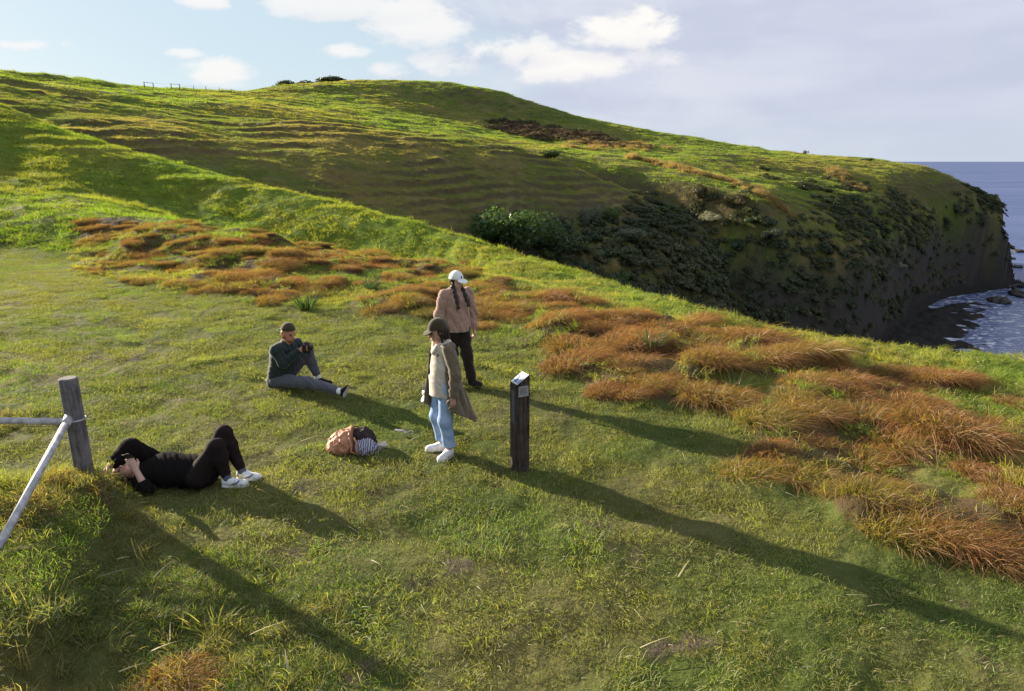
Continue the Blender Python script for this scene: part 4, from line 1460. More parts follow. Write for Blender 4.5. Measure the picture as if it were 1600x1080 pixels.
def person_back():
    P0 = np.array([-.735, 9.32, 0]); P0[2] = h1(P0[0], P0[1])
    e = empty('person', P0)
    tag(e, 'standing person in white cap, dusty pink ribbed jacket, dark trousers and long dark plaits', 'person')
    F = nrm((.42, -.9, 0)); L = np.cross(UP, F)
    hip = .83; kn = .46; sh = 1.33
    neck = np.array([-.045, 0, 1.36]); hc = np.array([-.03, -.02, 1.505])
    hf = nrm((.72, -.66, -.12)); hu = nrm(UP + hf * .10)
    # weight on the left foot, right foot behind the other figure
    ankL = np.array([.15, -.02, .085]); ankR = np.array([-.11, .05, .085])
    hL = np.array([.043, .034, hip]); hR = np.array([-.103, -.034, hip])
    kL = np.array([.095, -.05, kn]); kR = np.array([-.11, 0, kn])
    sL = neck + L * .17 - UP * .04; sR = neck - L * .17 - UP * .04
    elL = sL + L * .075 - UP * .27; wrL = elL - UP * .23 + F * .05
    elR = sR - L * .075 - UP * .27; wrR = elR - UP * .22 + F * .07 + L * .03
    body = head_prims(hc, hf, hu, 1.0) + [Cone(neck - UP * .03, hc - UP * .06, .050, .046, .02), Cone((hL + hR) / 2 + UP * .05, neck - UP * .12, .115, .125, .05, (F, .72)), Cone(sL, sR, .052, .052, .05), Cone(hL, hR, .10, .10, .05)]
    for a, b, c in ((sL, elL, wrL), (sR, elR, wrR)):
        body += [Cone(a, b, .045, .036, .03), Cone(b, c, .036, .024, .02)]
    for a, b, c in ((hL, kL, ankL), (hR, kR, ankR)):
        body += [Cone(a, b, .075, .050, .04), Cone(b, c, .048, .034, .03)]
    body += hand_prims(wrL, -UP + F * .1, -L, F, .4) + hand_prims(wrR, -UP + F * .1, L, F, .4)
    solid('body', body, M_skin_pale, e, .0065)
    eyes(e, hc, hf, hu)
    J = [Cone((hL + hR) / 2 + UP * -.08, neck - UP * .16, .195, .180, .07, (F, .84)), Cone(sL - L * .02, sR + L * .02, .080, .080, .07), Cone(neck - UP * .06, neck + UP * .015, .085, .072, .03)]
    jk = solid('jacket', J, M_cord, e, .008, cuts=[((0, 0, .80), -UP)], fold=folds(0.0188, 6, 9, 13))
    for a, b, c in ((sL, elL, wrL), (sR, elR, wrR)):
        solid('sleeve', [Cone(a, b, .080, .072, .05), Cone(b, c + UP * .0, .070, .052, .05)], M_cord, jk, .008, fold=folds(0.0174, 8, 16, 14), cuts=[(c, c - b)])
    solid('collar', [Cone(neck + L * .06 - UP * .01, neck - L * .06 - UP * .01, .055, .055, .03), Cone(neck - L * .085 + F * .02, neck - L * .06 + F * .06 - UP * .03, .030, .026, .02), Cone(neck + L * .085 + F * .02, neck + L * .06 + F * .06 - UP * .03, .030, .026, .02)], simple('pale_fleece_collar', (.46, .32, .22), .95, .05, 0, .2, 40, .5, .006), jk, .007)
    tube('zip', [neck + F * .14 - UP * t + L * .01 for t in np.linspace(.10, .54, 12)], .004, simple('zip_metal', (.4, .34, .3), .4, .5, .6), jk, 6)
    tr = [Cone(hL, hR, .108, .108, .05)]
    for a, b, c in ((hL, kL, ankL), (hR, kR, ankR)):
        tr += [Cone(a, b, .096, .080, .05), Cone(b, c + UP * .02, .080, .070, .05)]
    solid('trousers', tr, M_brownpants, e, .008, cuts=[((0, 0, .09), -UP)], fold=folds(0.0145, 7, 14, 15))
    R = frame(hf, hu)
    hair = [Ell(hc - R[:, 0] * .020 + R[:, 2] * .010, (.090, .088, .098), R, .02)]
    solid('hair', hair, M_dkhair, e, .006, cuts=[(hc + R[:, 0] * .035, R[:, 0])])
    for sd, dx in ((1, .0), (-1, .0)):
        a = hc + R[:, 1] * sd * .075 - R[:, 2] * .06
        b = neck + L * (.10 if sd > 0 else -.035) + F * .13 - UP * .03
        c = neck + L * (.125 if sd > 0 else -.03) + F * .175 - UP * (.20 if sd > 0 else .22)
        pts = [a * (1 - t) ** 2 + 2 * b * t * (1 - t) + c * t * t for t in np.linspace(0, 1, 14)]
        tube('plait', pts, [.030 + .008 * math.sin(i * 2.1) - .0006 * i for i in range(14)], M_dkhair, e, 10)
    cp, cut, R = cap_prims(hc, hf, hu, 1.0, .016)
    cp_o = solid('cap', cp, M_whitecap, e, .006, cuts=[cut])
    solid('visor', [Ell(hc + R[:, 2] * .024 + R[:, 0] * .125, (.064, .080, .013), frame(hf - hu * .30, hu), .01)], M_whitecap, cp_o, .005)
    em = hc + R[:, 2] * .066 + R[:, 0] * .092
    solid('emblem', [Ell(em + R[:, 2] * .010, (.010, .012, .010), R, .004), Ell(em - R[:, 2] * .006 + R[:, 1] * .008, (.010, .010, .008), R, .004), Ell(em - R[:, 2] * .006 - R[:, 1] * .008, (.010, .010, .008), R, .004)], M_plastic, cp_o, .004)
    d = nrm((.80, -.6, 0))
    shoe(e, ankL * (1, 1, 0) - d * .055, ankL * (1, 1, 0) + d * .19, UP, M_blackshoe, M_blackshoe, .0055)
    d = nrm((.2, -.95, 0))
    shoe(e, ankR * (1, 1, 0) - d * .055, ankR * (1, 1, 0) + d * .19, UP, M_blackshoe, M_blackshoe, .0055)


def person_seated():
    P0 = np.array([-3.26, 9.22, 0]); P0[2] = h1(P0[0], P0[1])
    e = empty('person', P0)
    tag(e, 'man sitting on the lawn in dark green jacket, grey trousers and backward olive cap', 'person')
    def G(x, y, z):
        return np.array([x - P0[0], y - P0[1], z])
    F = nrm((.90, -.42, 0)); L = np.cross(UP, F)
    pel = np.array([0, 0, .12]); chest = np.array([.03, -.02, .46]) + F * .03
    neck = np.array([.10, -.03, .645]) + F * .02; hc = neck + F * .055 + UP * .150
    hf = nrm(F * 1 + np.array([.1, -.25, 0]) - UP * .16); hu = nrm(UP + F * .16)
    sR = neck - L * .195 - UP * .055; sL = neck + L * .195 - UP * .055
    hR = pel - L * .10; hL = pel + L * .10
    # right leg stretched out, left knee raised
    anR = G(-2.30, 8.70, .10); knR = (hR + anR) / 2 + UP * .05
    anL = G(-2.78, 9.33, .10); knL = G(-2.90, 9.30, .50)
    camp = G(-2.84, 9.10, .615)
    wrR = camp - L * .075 - F * .055 - UP * .035; wrL = camp + L * .085 - F * .045 - UP * .04
    elR = (sR + wrR) / 2 - UP * .17 - L * .07 - F * .04; elL = (sL + wrL) / 2 - UP * .13 + L * .05
    body = head_prims(hc, hf, hu, 1.04) + [Cone(neck - UP * .03, hc - UP * .06, .060, .056, .02), Cone(pel, chest, .13, .145, .06, (F, .78)), Cone(chest, neck - UP * .08, .145, .10, .06, (F, .78)), Cone(sL, sR, .055, .055, .05), Cone(hL, hR, .11, .11, .05)]
    for a, b, c in ((sL, elL, wrL), (sR, elR, wrR)):
        body += [Cone(a, b, .050, .042, .03), Cone(b, c, .042, .029, .02)]
    for a, b, c in ((hL, knL, anL), (hR, knR, anR)):
        body += [Cone(a, b, .080, .055, .04), Cone(b, c, .052, .038, .03)]
    body += hand_prims(wrR, nrm(camp - wrR + F * .05), L, UP + F * .3, .7, 1.08) + hand_prims(wrL, nrm(camp - wrL + F * .05), -L, UP + F * .3, .7, 1.08)
    solid('body', body, M_skin_ruddy, e, .0065)
    eyes(e, hc, hf, hu, 1.04)
    J = [Cone(pel - F * .035 - UP * .03, chest, .205, .185, .06, (F, .88)), Cone(chest, neck - UP * .09, .185, .125, .06, (F, .82)), Cone(sL, sR, .088, .088, .06), Cone(neck - UP * .05, neck + UP * .005, .085, .075, .03)]
    jk = solid('jacket', J, M_green, e, .008, cuts=[((0, 0, .015), -UP)], fold=folds(0.0217, 6, 10, 17))
    for a, b, c in ((sL, elL, wrL), (sR, elR, wrR)):
        solid('sleeve', [Cone(a, b, .086, .070, .05), Cone(b, c, .068, .048, .05)], M_green, jk, .008, fold=folds(0.0174, 9, 16, 18), cuts=[(c, c - b)])
    tr = [Cone(hL, hR, .115, .115, .05)]
    for a, b, c in ((hL, knL, anL), (hR, knR, anR)):
        d = nrm(c - b)
        tr += [Cone(a, b, .100, .084, .05), Cone(b, c - d * .09, .080, .062, .05)]
    solid('trousers', tr, M_grey, e, .008, fold=folds(0.0145, 7, 14, 19))
    for b, c in ((knL, anL), (knR, anR)):
        d = nrm(c - b)
        solid('sock', [Cone(c - d * .09, c, .046, .044, .02)], M_whitecap, e, .006)
    d = nrm((.97, -.25, 0))
    shoe(e, anL * (1, 1, 0) - d * .06, anL * (1, 1, 0) + d * .22, UP, M_blackshoe, M_sole, .0055, .048)
    f = nrm(knR * 0 + (anR - hR) * (1, 1, 0))
    hl = anR - UP * .075 + f * .06
    shoe(e, hl - UP * .0 - f * .01, hl + nrm(f * .35 + UP * .85 + np.array([.3, -.1, 0])) * .26, nrm(-f + UP * .45), M_blackshoe, M_sole, .0055, .048)
    R = frame(hf, hu)
    solid('hair', [Ell(hc - R[:, 0] * .022 - R[:, 2] * .01, (.090, .086, .100), R, .02), Cone(hc - R[:, 0] * .075 - R[:, 2] * .03, hc - R[:, 0] * .082 - R[:, 2] * .105, .045, .034, .02)], M_redhair, e, .006, cuts=[(hc + R[:, 0] * .015, R[:, 0])], fold=folds(0.0087, 30, 12, 4))
    solid('beard', [Ell(hc + R[:, 0] * .048 - R[:, 2] * .085, (.050, .052, .034), R, .02)], M_redhair, e, .006, fold=folds(0.0058, 30, 12, 4))
    cp, cut, R = cap_prims(hc + R[:, 2] * .008, hf, hu, 1.05, .014)
    cp_o = solid('cap', cp, M_olive, e, .006, cuts=[(cut[0] + R[:, 2] * .012, cut[1])])
    solid('visor', [Ell(hc + R[:, 2] * .036 - R[:, 0] * .118, (.052, .072, .012), frame(hf + hu * .35, hu), .01)], M_olive, cp_o, .005)
    # camera in his hands: a thing of its own
    c = empty('photo_camera', P0 + camp)
    tag(c, 'black camera with stubby lens held by the man sitting on the lawn', 'camera')
    R = frame(F, UP)
    solid('camera_body', [Box((0, 0, 0), (.026, .070, .046), R, .012), Box(np.array([0, 0, .052]), (.022, .026, .020), R, .010, .01), Cone(R[:, 1] * -.06 + R[:, 0] * .01 - UP * .03, R[:, 1] * -.06 + R[:, 0] * .015 + UP * .035, .022, .020, .012)], M_plastic, c, .005)
    ln = tube('lens', [R[:, 0] * t for t in (.02, .03, .031, .075, .076, .092)], [.030, .030, .035, .035, .038, .038], M_plastic, c, 20)
    tube('front_glass', [R[:, 0] * t for t in (.0925, .094)], [.030, .028], M_glass, ln, 20)
    tube('dial', [R[:, 1] * .045 + UP * t for t in (.044, .058)], [.014, .014], simple('dial_metal', (.2, .2, .22), .4, .5, .6), c, 14)


def person_lying():
    P0 = np.array([-3.42, 6.40, 0]); SH_ = np.array([.07, -.19, 0]); P0[2] = h1(P0[0] + .07, P0[1] - .19)
    e = empty('person', P0 + SH_)
    tag(e, 'person in black lying on the grass with knees up, wearing white shoes', 'person')
    def G(x, y, z):
        return np.array([x - P0[0], y - P0[1], z])
    pel = G(-3.16, 6.42, .125); chest = G(-3.50, 6.41, .135); neck = G(-3.74, 6.40, .135); hc = G(-3.895, 6.37, .15)
    hf = nrm((-.15, -.55, .8)); hu = nrm((-.95, 0, -.05))
    sL = G(-3.66, 6.60, .15); sR = G(-3.66, 6.21, .13)
    elL = G(-3.875, 6.50, .335); wrL = G(-3.985, 6.30, .255)
    elR = G(-3.545, 6.10, .10); wrR = G(-3.645, 6.15, .275)
    hL = pel + (0, .09, 0); hR = pel + (0, -.09, 0)
    anL = G(-2.80, 6.52, .10); anR = G(-2.885, 6.36, .10)
    knL = G(-2.955, 6.56, .485); knR = G(-2.965, 6.38, .42)
    body = head_prims(hc, hf, hu, 1.0) + [Cone(neck + (.02, 0, 0), hc + (.05, 0, -.01), .052, .048, .02), Cone(pel, chest, .115, .13, .06, (UP, .78)), Cone(chest, neck + (.09, 0, 0), .13, .09, .06, (UP, .75)), Cone(sL, sR, .05, .05, .05), Cone(hL, hR, .10, .10, .05)]
    for a, b, c in ((sL, elL, wrL), (sR, elR, wrR)):
        body += [Cone(a, b, .046, .038, .03), Cone(b, c, .038, .026, .02)]
    for a, b, c in ((hL, knL, anL), (hR, knR, anR)):
        body += [Cone(a, b, .075, .052, .04), Cone(b, c, .050, .036, .03)]
    ph = G(-3.70, 6.165, .385)
    body += hand_prims(wrL, nrm(np.array([-.06, -.08, -.09])), (.7, -.2, -.3), (.3, -.8, .2), .55) + hand_prims(wrR, nrm(ph - wrR), nrm((-.5, .4, .3)), (.4, .5, .4), .6)
    solid('body', body, M_skin_pale, e, .0062)
    eyes(e, hc, hf, hu)
    J = [Cone(pel + (-.0, 0, .01), chest + (0, 0, .02), .180, .200, .06, (UP, .84)), Cone(chest + (0, 0, .02), neck + (.085, 0, .01), .200, .135, .06, (UP, .80)), Cone(sL, sR, .075, .075, .06), Cone(neck + (.05, 0, 0), neck + (-.0, 0, .0), .075, .066, .03)]
    jk = solid('jumper', J, M_black, e, .008, fold=folds(.0085, 13, 6, 23, (1, 0, 0)))
    solid('sleeve', [Cone(sL, elL, .092, .105, .05), Cone(elL, wrL + nrm(elL - wrL) * .04, .100, .066, .05)], M_black, jk, .008, fold=folds(0.0145, 9, 12, 24), cuts=[(wrL + nrm(elL - wrL) * .015, wrL - elL)])
    solid('sleeve', [Cone(sR, elR, .072, .060, .05), Cone(elR, elR * .80 + wrR * .20, .060, .052, .04)], M_black, jk, .008, fold=folds(0.0116, 9, 12, 25))
    tr = [Cone(hL, hR, .118, .118, .05), Cone(pel + (-.06, 0, 0), pel + (.06, 0, 0), .12, .12, .05)]
    for a, b, c in ((hL, knL, anL), (hR, knR, anR)):
        d = nrm(c - b)
        tr += [Cone(a, b, .100, .076, .05), Cone(b, b * .65 + c * .35, .076, .068, .05), Cone(b * .65 + c * .35, c - d * .05, .068, .052, .05)]
    solid('leggings', tr, M_legging, e, .008, fold=folds(0.0087, 8, 16, 26))
    for b, c in ((knL, anL), (knR, anR)):
        d = nrm(c - b)
        solid('sock', [Cone(c - d * .07, c - d * -.01, .044, .042, .02)], M_sock, e, .006)
    for an, d in ((anL, nrm((.97, -.1, 0))), (anR, nrm((.99, .02, 0)))):
        sh, (heel, f, l, up, Ln) = shoe(e, an * (1, 1, 0) - d * .06, an * (1, 1, 0) + d * .205, UP, M_white, M_white, .005, .045)
        # curved tick on the outer side
        pts = []
        for t in np.linspace(0, 1, 14):
            pts.append(heel + f * (.195 - .125 * t) + up * (.068 - .020 * math.sin(t * 2.2) - .012 * t + .022 * (1 - t) ** 6) - l * (.040 + .004 * math.sin(math.pi * t)))
        tube('tick_mark', pts, [max(.0015, .0105 * math.sin(math.pi * min(1, .12 + .55 * t)) * (1 - t * .8)) for t in np.linspace(0, 1, 14)], M_blue, sh, 8)
    R = frame(hf, hu)
    solid('hair', [Ell(hc - R[:, 0] * .028 + R[:, 2] * .02, (.090, .090, .105), R, .02), Cone(hc + R[:, 2] * .07 - R[:, 0] * .05, hc + R[:, 2] * .16 - R[:, 0] * .085 - R[:, 1] * .06, .055, .02, .03), Cone(hc - R[:, 1] * .07 - R[:, 0] * .03, hc - R[:, 1] * .12 - R[:, 0] * .07 - R[:, 2] * .05, .04, .018, .03)], simple('dark_reddish_hair', (.030, .013, .011), .5, .4, 0, .4, 80, .5, .004), e, .006, cuts=[(hc + R[:, 0] * .030, R[:, 0])], fold=folds(0.0087, 30, 12, 27))
    # phone
    c = empty('phone', P0 + SH_ + ph)
    tag(c, 'slim dark phone held up in the hand of the person lying down', 'phone')
    Rp = frame(nrm((.25, -.55, -.5)), nrm((-.3, .2, .9)))
    b = solid('case', [Box((0, 0, .02), (.004, .034, .070), Rp, .004)], M_plastic, c, .0035)
    solid('screen', [Box(-Rp[:, 0] * .0042 + np.array([0, 0, .02]), (.001, .030, .063), Rp, .001)], M_glass, b, .003)


person_front(); person_back(); person_seated(); person_lying()

# ------------------------------------------------------------------ timber marker post
def lofted(name, rings, mat, parent, cap=True, smooth=False):
    n = len(rings[0])
    V = [tuple(p) for r in rings for p in r]
    F = [(i * n + k, i * n + (k + 1) % n, (i + 1) * n + (k + 1) % n, (i + 1) * n + k) for i in range(len(rings) - 1) for k in range(n)]
    if cap:
        F.append(tuple(range(n))[::-1]); F.append(tuple((len(rings) - 1) * n + k for k in range(n)))
    me = bpy.data.meshes.new(name)
    me.from_pydata(V, [], F)
    me.update()
    if smooth:
        me.polygons.foreach_set('use_smooth', [True] * len(me.polygons))
    me.materials.append(mat)
    return link(bpy.data.objects.new(name, me), parent)


def flat_quad(name, pts, mat, parent, thick, nrml):
    pts = [np.asarray(p, float) for p in pts]; n = nrm(nrml)
    return lofted(name, [[p for p in pts], [p + n * thick for p in pts]], mat, parent)


def text_mesh(name, txt, size, mat, parent, origin, xdir, ydir, depth=.0006):
    cu = bpy.data.curves.new(name, 'FONT'); cu.body = txt; cu.size = size; cu.extrude = depth; cu.align_x = 'CENTER'; cu.align_y = 'CENTER'
    t = bpy.data.objects.new(name, cu); COL.objects.link(t)
    me = bpy.data.meshes.new_from_object(t.evaluated_get(bpy.context.evaluated_depsgraph_get()))
    bpy.data.objects.remove(t)
    x = nrm(xdir); y = nrm(ydir); z = np.cross(x, y)
    M = Matrix(((x[0], y[0], z[0], origin[0]), (x[1], y[1], z[1], origin[1]), (x[2], y[2], z[2], origin[2]), (0, 0, 0, 1)))
    me.transform(M); me.materials.clear(); me.materials.append(mat); me.name = name
    return link(bpy.data.objects.new(name, me), parent)


def marker_post():
    p = at_z(812, 735, 0.0); p[2] = h1(p[0], p[1])
    e = empty('marker_post', p)
    tag(e, 'square dark timber marker post with slanted blue and white plate, right of the standing pair', 'post')
    H = 1.06; a = .075
    yaw = math.radians(28)
    X = np.array([math.cos(yaw), math.sin(yaw), 0]); Y = np.array([-math.sin(yaw), math.cos(yaw), 0])
    # faces: -Y looks to the viewer and left, X to the viewer and right
    M = weathered_wood('dark_timber', (.022, .017, .015), (.085, .066, .058))
    b = .008
    def ring(z0, s=1.0, slope=0.0):
        q = [(-a + b, -a), (a - b, -a), (a, -a + b), (a, a - b), (a - b, a), (-a + b, a), (-a, a - b), (-a, -a + b)]
        return [X * (u * s) + Y * (v * s) + UP * (z0 + slope * (u + v * .0)) for u, v in q]
    # the top is cut on a slant, high at the right hand side
    sl = .62
    body = lofted('timber', [ring(-.25), ring(.3), ring(.6), ring(H - .055, 1, sl)], M, e)
    # plate on the slant
    n = nrm(-X * sl + UP)
    tx = nrm(X + UP * sl); c = UP * (H - .055) + n * .001
    mw = simple('white_enamel', (.72, .72, .74), .35, .5, 0, .1, 30, .1, .001); mb = simple('blue_enamel', (.035, .075, .22), .35, .5, 0, .25, 40, .1, .001)
    k = math.hypot(1, sl)
    A = a * .90
    pl = flat_quad('plate', [c + tx * (s * A * k) + Y * (t * A) for s, t in ((-1, -1), (1, -1), (1, 1), (-1, 1))], mw, e, .004, n)
    c2 = c + n * .0042
    flat_quad('blue_panel', [c2 + tx * (s * A * k) + Y * (t * A) for s, t in ((-.86, -.92), (.22, -.92), (.22, .45), (-.86, .45))], mb, pl, .0012, n)
    rng = random.Random(4)
    for i in range(9):                                       # small pale print on the blue panel
        s0 = -.76 + i * .11; t0 = -.80; t1 = t0 + rng.uniform(.5, 1.1)
        c3 = c2 + n * .0014
        flat_quad('print_line', [c3 + tx * (s * A * k) + Y * (t * A) for s, t in ((s0, t0), (s0 + .05, t0), (s0 + .05, t1), (s0, t1))], mw, pl, .0005, n)
    # paper notice on the right hand face
    mg = simple('grey_notice', (.30, .29, .31), .8, .2, 0, .1, 30, .2, .001); md = simple('notice_ink', (.06, .06, .07), .8, .2)
    fx = X * (a + .0005)
    fn = -Y * (a + .0005)
    def face(u, z):
        return fn + X * u + UP * z
    nt_ = flat_quad('notice', [face(-.058, H - .225), face(.056, H - .225), face(.056, H - .115), face(-.058, H - .115)], mg, e, .0025, -Y)
    for i in range(6):
        z = H - .140 - i * .012
        flat_quad('print_line', [face(-.045, z) - Y * .0027, face(.02 + .02 * rng.random(), z) - Y * .0027, face(.02 + .02 * rng.random(), z + .004) - Y * .0027, face(-.045, z + .004) - Y * .0027], md, nt_, .0004, -Y)
    for u in (-.05, .048):
        flat_quad('pin', [face(u, H - .128) - Y * .0027, face(u + .006, H - .128) - Y * .0027, face(u + .006, H - .121) - Y * .0027, face(u, H - .121) - Y * .0027], M_plastic, nt_, .001, -Y)
    # faded vertical strip on the left hand face
    ms = simple('faded_strip', (.10, .10, .12), .6, .3, 0, .3, 60, .2, .001)
    fl = -X * (a + .0005)
    flat_quad('strip', [fl + Y * (-.03) + UP * (H - .52), fl + Y * (-.03) + UP * (H - .17), fl + Y * (.035) + UP * (H - .17), fl + Y * (.035) + UP * (H - .52)], ms, e, .002, -X)


def fence_corner():
    p = np.array([POST_XY[0], POST_XY[1], 0]); p[2] = h1(p[0], p[1])
    e = empty('fence_corner', p)
    tag(e, 'round grey timber fence post with galvanised rail and slanting brace at the left edge', 'fence')
    M = weathered_wood('grey_timber', (.085, .078, .084), (.215, .198, .203), (40, 40, 3))
    top = at_y(109, 591, p[1])[2] - p[2]
    R = .079
    th = np.linspace(0, 2 * math.pi, 28, endpoint=False)
    def ring(z, r, s):
        return [(math.cos(t) * r * (1 + .012 * math.sin(3 * t + s)), math.sin(t) * r * (1 + .012 * math.cos(2 * t + s)), z) for t in th]
    post = lofted('post', [ring(-.35, R * 1.02, 0), ring(0, R * 1.01, .3), ring(top * .4, R, .9), ring(top * .8, R * .99, 1.4), ring(top - .012, R * .985, 1.6), ring(top, R * .93, 1.6)], M, e, True, True)
    lofted('end_grain', [[(x, y, z) for x, y, z in ring(top + .0005, R * .86, 1.6)], [(x, y, z) for x, y, z in ring(top + .004, R * .80, 1.6)]], weathered_wood('end_grain_wood', (.12, .11, .115), (.24, .22, .22), (60, 60, 60)), post)
    Mg = galvanised()
    j = at_y(108, 659, p[1] - .07) - p
    lft = at_y(-520, 651, p[1] + .02) - p
    tube('rail', [j, lft], .032, Mg, e, 20)
    q = hit(-2, 866) + UP * .03 - p
    d = (q - j)
    foot = j + d * 1.25
    tube('brace', [j + UP * .03, j + d * .5 + UP * .02, foot], .030, Mg, e, 20)
    # clamp where the pipes meet the post
    cl = tube('clamp', [j + nrm(d) * -.03 + UP * .035, j + nrm(d) * .09 + UP * .02], [.040, .037], Mg, e, 18)
    tube('strap', [np.array([math.cos(t) * (R + .006), math.sin(t) * (R + .006), j[2] + .0]) for t in np.linspace(0, 6.283, 30)], .008, Mg, cl, 8)
    tube('bolt', [j + np.array([0, -.03, .02]), j + np.array([0, -.06, .02])], .010, Mg, cl, 8)
    wr = simple('rusty_wire', (.16, .13, .11), .6, .3, .4)
    for zz, sg in ((.52 * top, .02), (.30 * top, .04)):
        tube('wire', [np.array([-R * .8, -.02, zz]), np.array([-1.6, -.05, zz - sg]), np.array([-3.2, -.03, zz])], .0022, wr, e, 6)


def backpack():
    p = at_z(548, 712, 0.0); p[1] += .17; p[2] = h1(p[0], p[1])
    e = empty('backpack', p)
    tag(e, 'crumpled salmon pink backpack lying on the lawn left of the standing pair', 'bag')
    Mp = simple('salmon_nylon', (.46, .22, .135), .6, .25, 0, .15, 30, .5, .006)
    Mdk = simple('dark_lining', (.035, .026, .026), .8, .15, 0, .3, 40, .4, .004)
    def crumple(G):
        a = G[..., 0]; b = G[..., 1]; c = G[..., 2]
        r1 = 1 - np.abs(fbm(a * 9 + c * 6, b * 9 - c * 4, 3, 41)) * 2.2
        r2 = 1 - np.abs(fbm(a * 17 - c * 12, b * 14 + c * 12, 2, 42)) * 2.2
        return -.022 * r1 - .010 * r2 + .012
    A = [Ell((-.09, 0, .105), (.17, .15, .125), None, .05), Ell((-.16, -.04, .07), (.12, .13, .085), None, .05), Ell((-.02, .02, .175), (.10, .11, .10), None, .05), Cone((.0, .02, .24), (.03, .03, .275), .035, .02, .03)]
    solid('main_bag', A, Mp, e, .007, cuts=[((0, 0, .005), -UP), ((.045, 0, 0), (1, -.15, .25))], fold=crumple)
    B = [Ell((.085, .05, .13), (.115, .13, .125), None, .04), Ell((.12, .05, .09), (.12, .12, .085), None, .04)]
    dk = solid('open_mouth', B, Mdk, e, .007, cuts=[((0, 0, .005), -UP)], fold=crumple)
    # pocket flaps and folds
    solid('pocket', [Ell((-.13, -.125, .12), (.075, .035, .06), None, .02), Cone((-.18, -.13, .15), (-.08, -.14, .165), .018, .018, .02)], Mp, e, .006, fold=crumple)
    for x0 in (-.03, .03):
        tube('strap', [np.array([x0, -.10, .20]), np.array([x0 + .04, -.15, .14]), np.array([x0 + .03, -.16, .06]), np.array([x0 + .10, -.15, .02])], .010, Mp, e, 8)
    tube('haul_loop', [np.array([.03 + .03 * math.cos(t), .03, .255 + .025 * math.sin(t)]) for t in np.linspace(-.5, 3.6, 12)], .006, Mdk, e, 8)
    # grey striped cloth stuffed against it: can be lifted away
    q = p + np.array([.135, -.065, 0])
    o = empty('folded_jacket', q)
    tag(o, 'grey lavender striped cloth bundled against the salmon backpack', 'cloth')
    m, nt, out = new_mat('grey_striped_cloth')
    tc = nt.n.new('ShaderNodeTexCoord')
    w = nt.n.new('ShaderNodeTexWave'); w.inputs['Scale'].default_value = 13; w.inputs['Distortion'].default_value = 5; w.inputs['Detail'].default_value = 3
    nt.l.new(nt.vec('MULTIPLY', tc.outputs['Object'], (1.0, .4, 1.2)), w.inputs['Vector'])
    principled(nt, out, nt.mix(nt.mapr(w.outputs['Fac'], .35, .75), (.10, .10, .15), (.42, .41, .50)), .85, .1, bump=w.outputs['Fac'], bstr=.4, bdist=.005)
    solid('bundle', [Ell((0, 0, .075), (.105, .10, .095), None, .04), Ell((.06, -.02, .055), (.10, .09, .07), None, .04)], m, o, .007, cuts=[((0, 0, .004), -UP)], fold=crumple)
    solid('sleeve_end', [Cone((.14, .05, .05), (.20, .07, .07), .035, .028, .02)], M_cream, o, .006, fold=crumple)
    # loose cord on the grass
    c = at_z(636, 683, 0.0); c[2] = h1(c[0], c[1])
    ce = empty('strap_buckle', c)
    tag(ce, 'small grey strap with looped pale cord lying between backpack and white shoes', 'strap')
    lofted('webbing', [[(-.16, .04, .045), (-.14, .075, .048), (-.14, .075, .053), (-.16, .04, .050)], [(-.06, .0, .055), (-.045, .03, .058), (-.045, .03, .063), (-.06, .0, .060)], [(.0, -.03, .045), (.012, 0, .048), (.012, 0, .053), (.0, -.03, .050)]], simple('grey_webbing', (.20, .18, .22), .8, .2), ce)
    tube('cord', [np.array([.03 + .048 * math.cos(t), -.04 + .04 * math.sin(t), .055 + .012 * math.sin(2 * t)]) for t in np.linspace(0, 6.0, 26)], .0032, simple('grey_cord', (.36, .35, .33), .8, .2), ce, 8)


marker_post(); fence_corner(); backpack()


# ------------------------------------------------------------------ strap-leaved plants
def flax(name, u, v, s, seed, label, col=(.045, .085, .030), group=None):
    p = hit(u, v)
    rng = np.random.default_rng(seed)
    n = 70
    th = rng.random(n) * 6.283; rr = np.sqrt(rng.random(n)) * .14
    root = np.stack([rr * np.cos(th), rr * np.sin(th), np.full(n, -.03)], 1)
    out = np.stack([np.cos(th), np.sin(th), np.zeros(n)], 1)
    d = out * rng.uniform(.2, .75, n)[:, None] + UP + rng.normal(0, .08, (n, 3)); d /= np.linalg.norm(d, axis=1, keepdims=True)
    V, F, c = strands(root, d, rng.uniform(.45, .85, n), rng.uniform(.018, .030, n), rng.uniform(.15, .55, n), np.tile(WIND * .12, (n, 1)), 6, rng, .06)
    o = mesh_np(name, V, F, M_leaf_o, None, True, c)
    o.location = p; o.scale = (s, s, s); o.color = (*col, 1)
    tag(o, label, 'plant', group)
    return o


M_leaf_o = grass_mat('strap_leaves', 'OBJECT', dry=(.25, .2, .08), transl=.25, rough=.35)
flax('flax_plant', 480, 484, .95, 1, 'spiky dark green flax clump behind the man sitting on the lawn')
flax('flax_plant', 1152, 612, .55, 2, 'small grey green strap leaved plant among the russet tussocks', (.06, .10, .045))
flax('flax_plant', 1018, 546, .75, 3, 'sprawling blue green strap leaved plant above the marker post', (.055, .105, .055))
flax('flax_plant', 580, 452, .8, 4, 'blue green strap leaved plant on the rough between seated man and standing pair', (.05, .10, .055))
flax('flax_plant', 665, 640, .0001, 5, 'x') if False else None


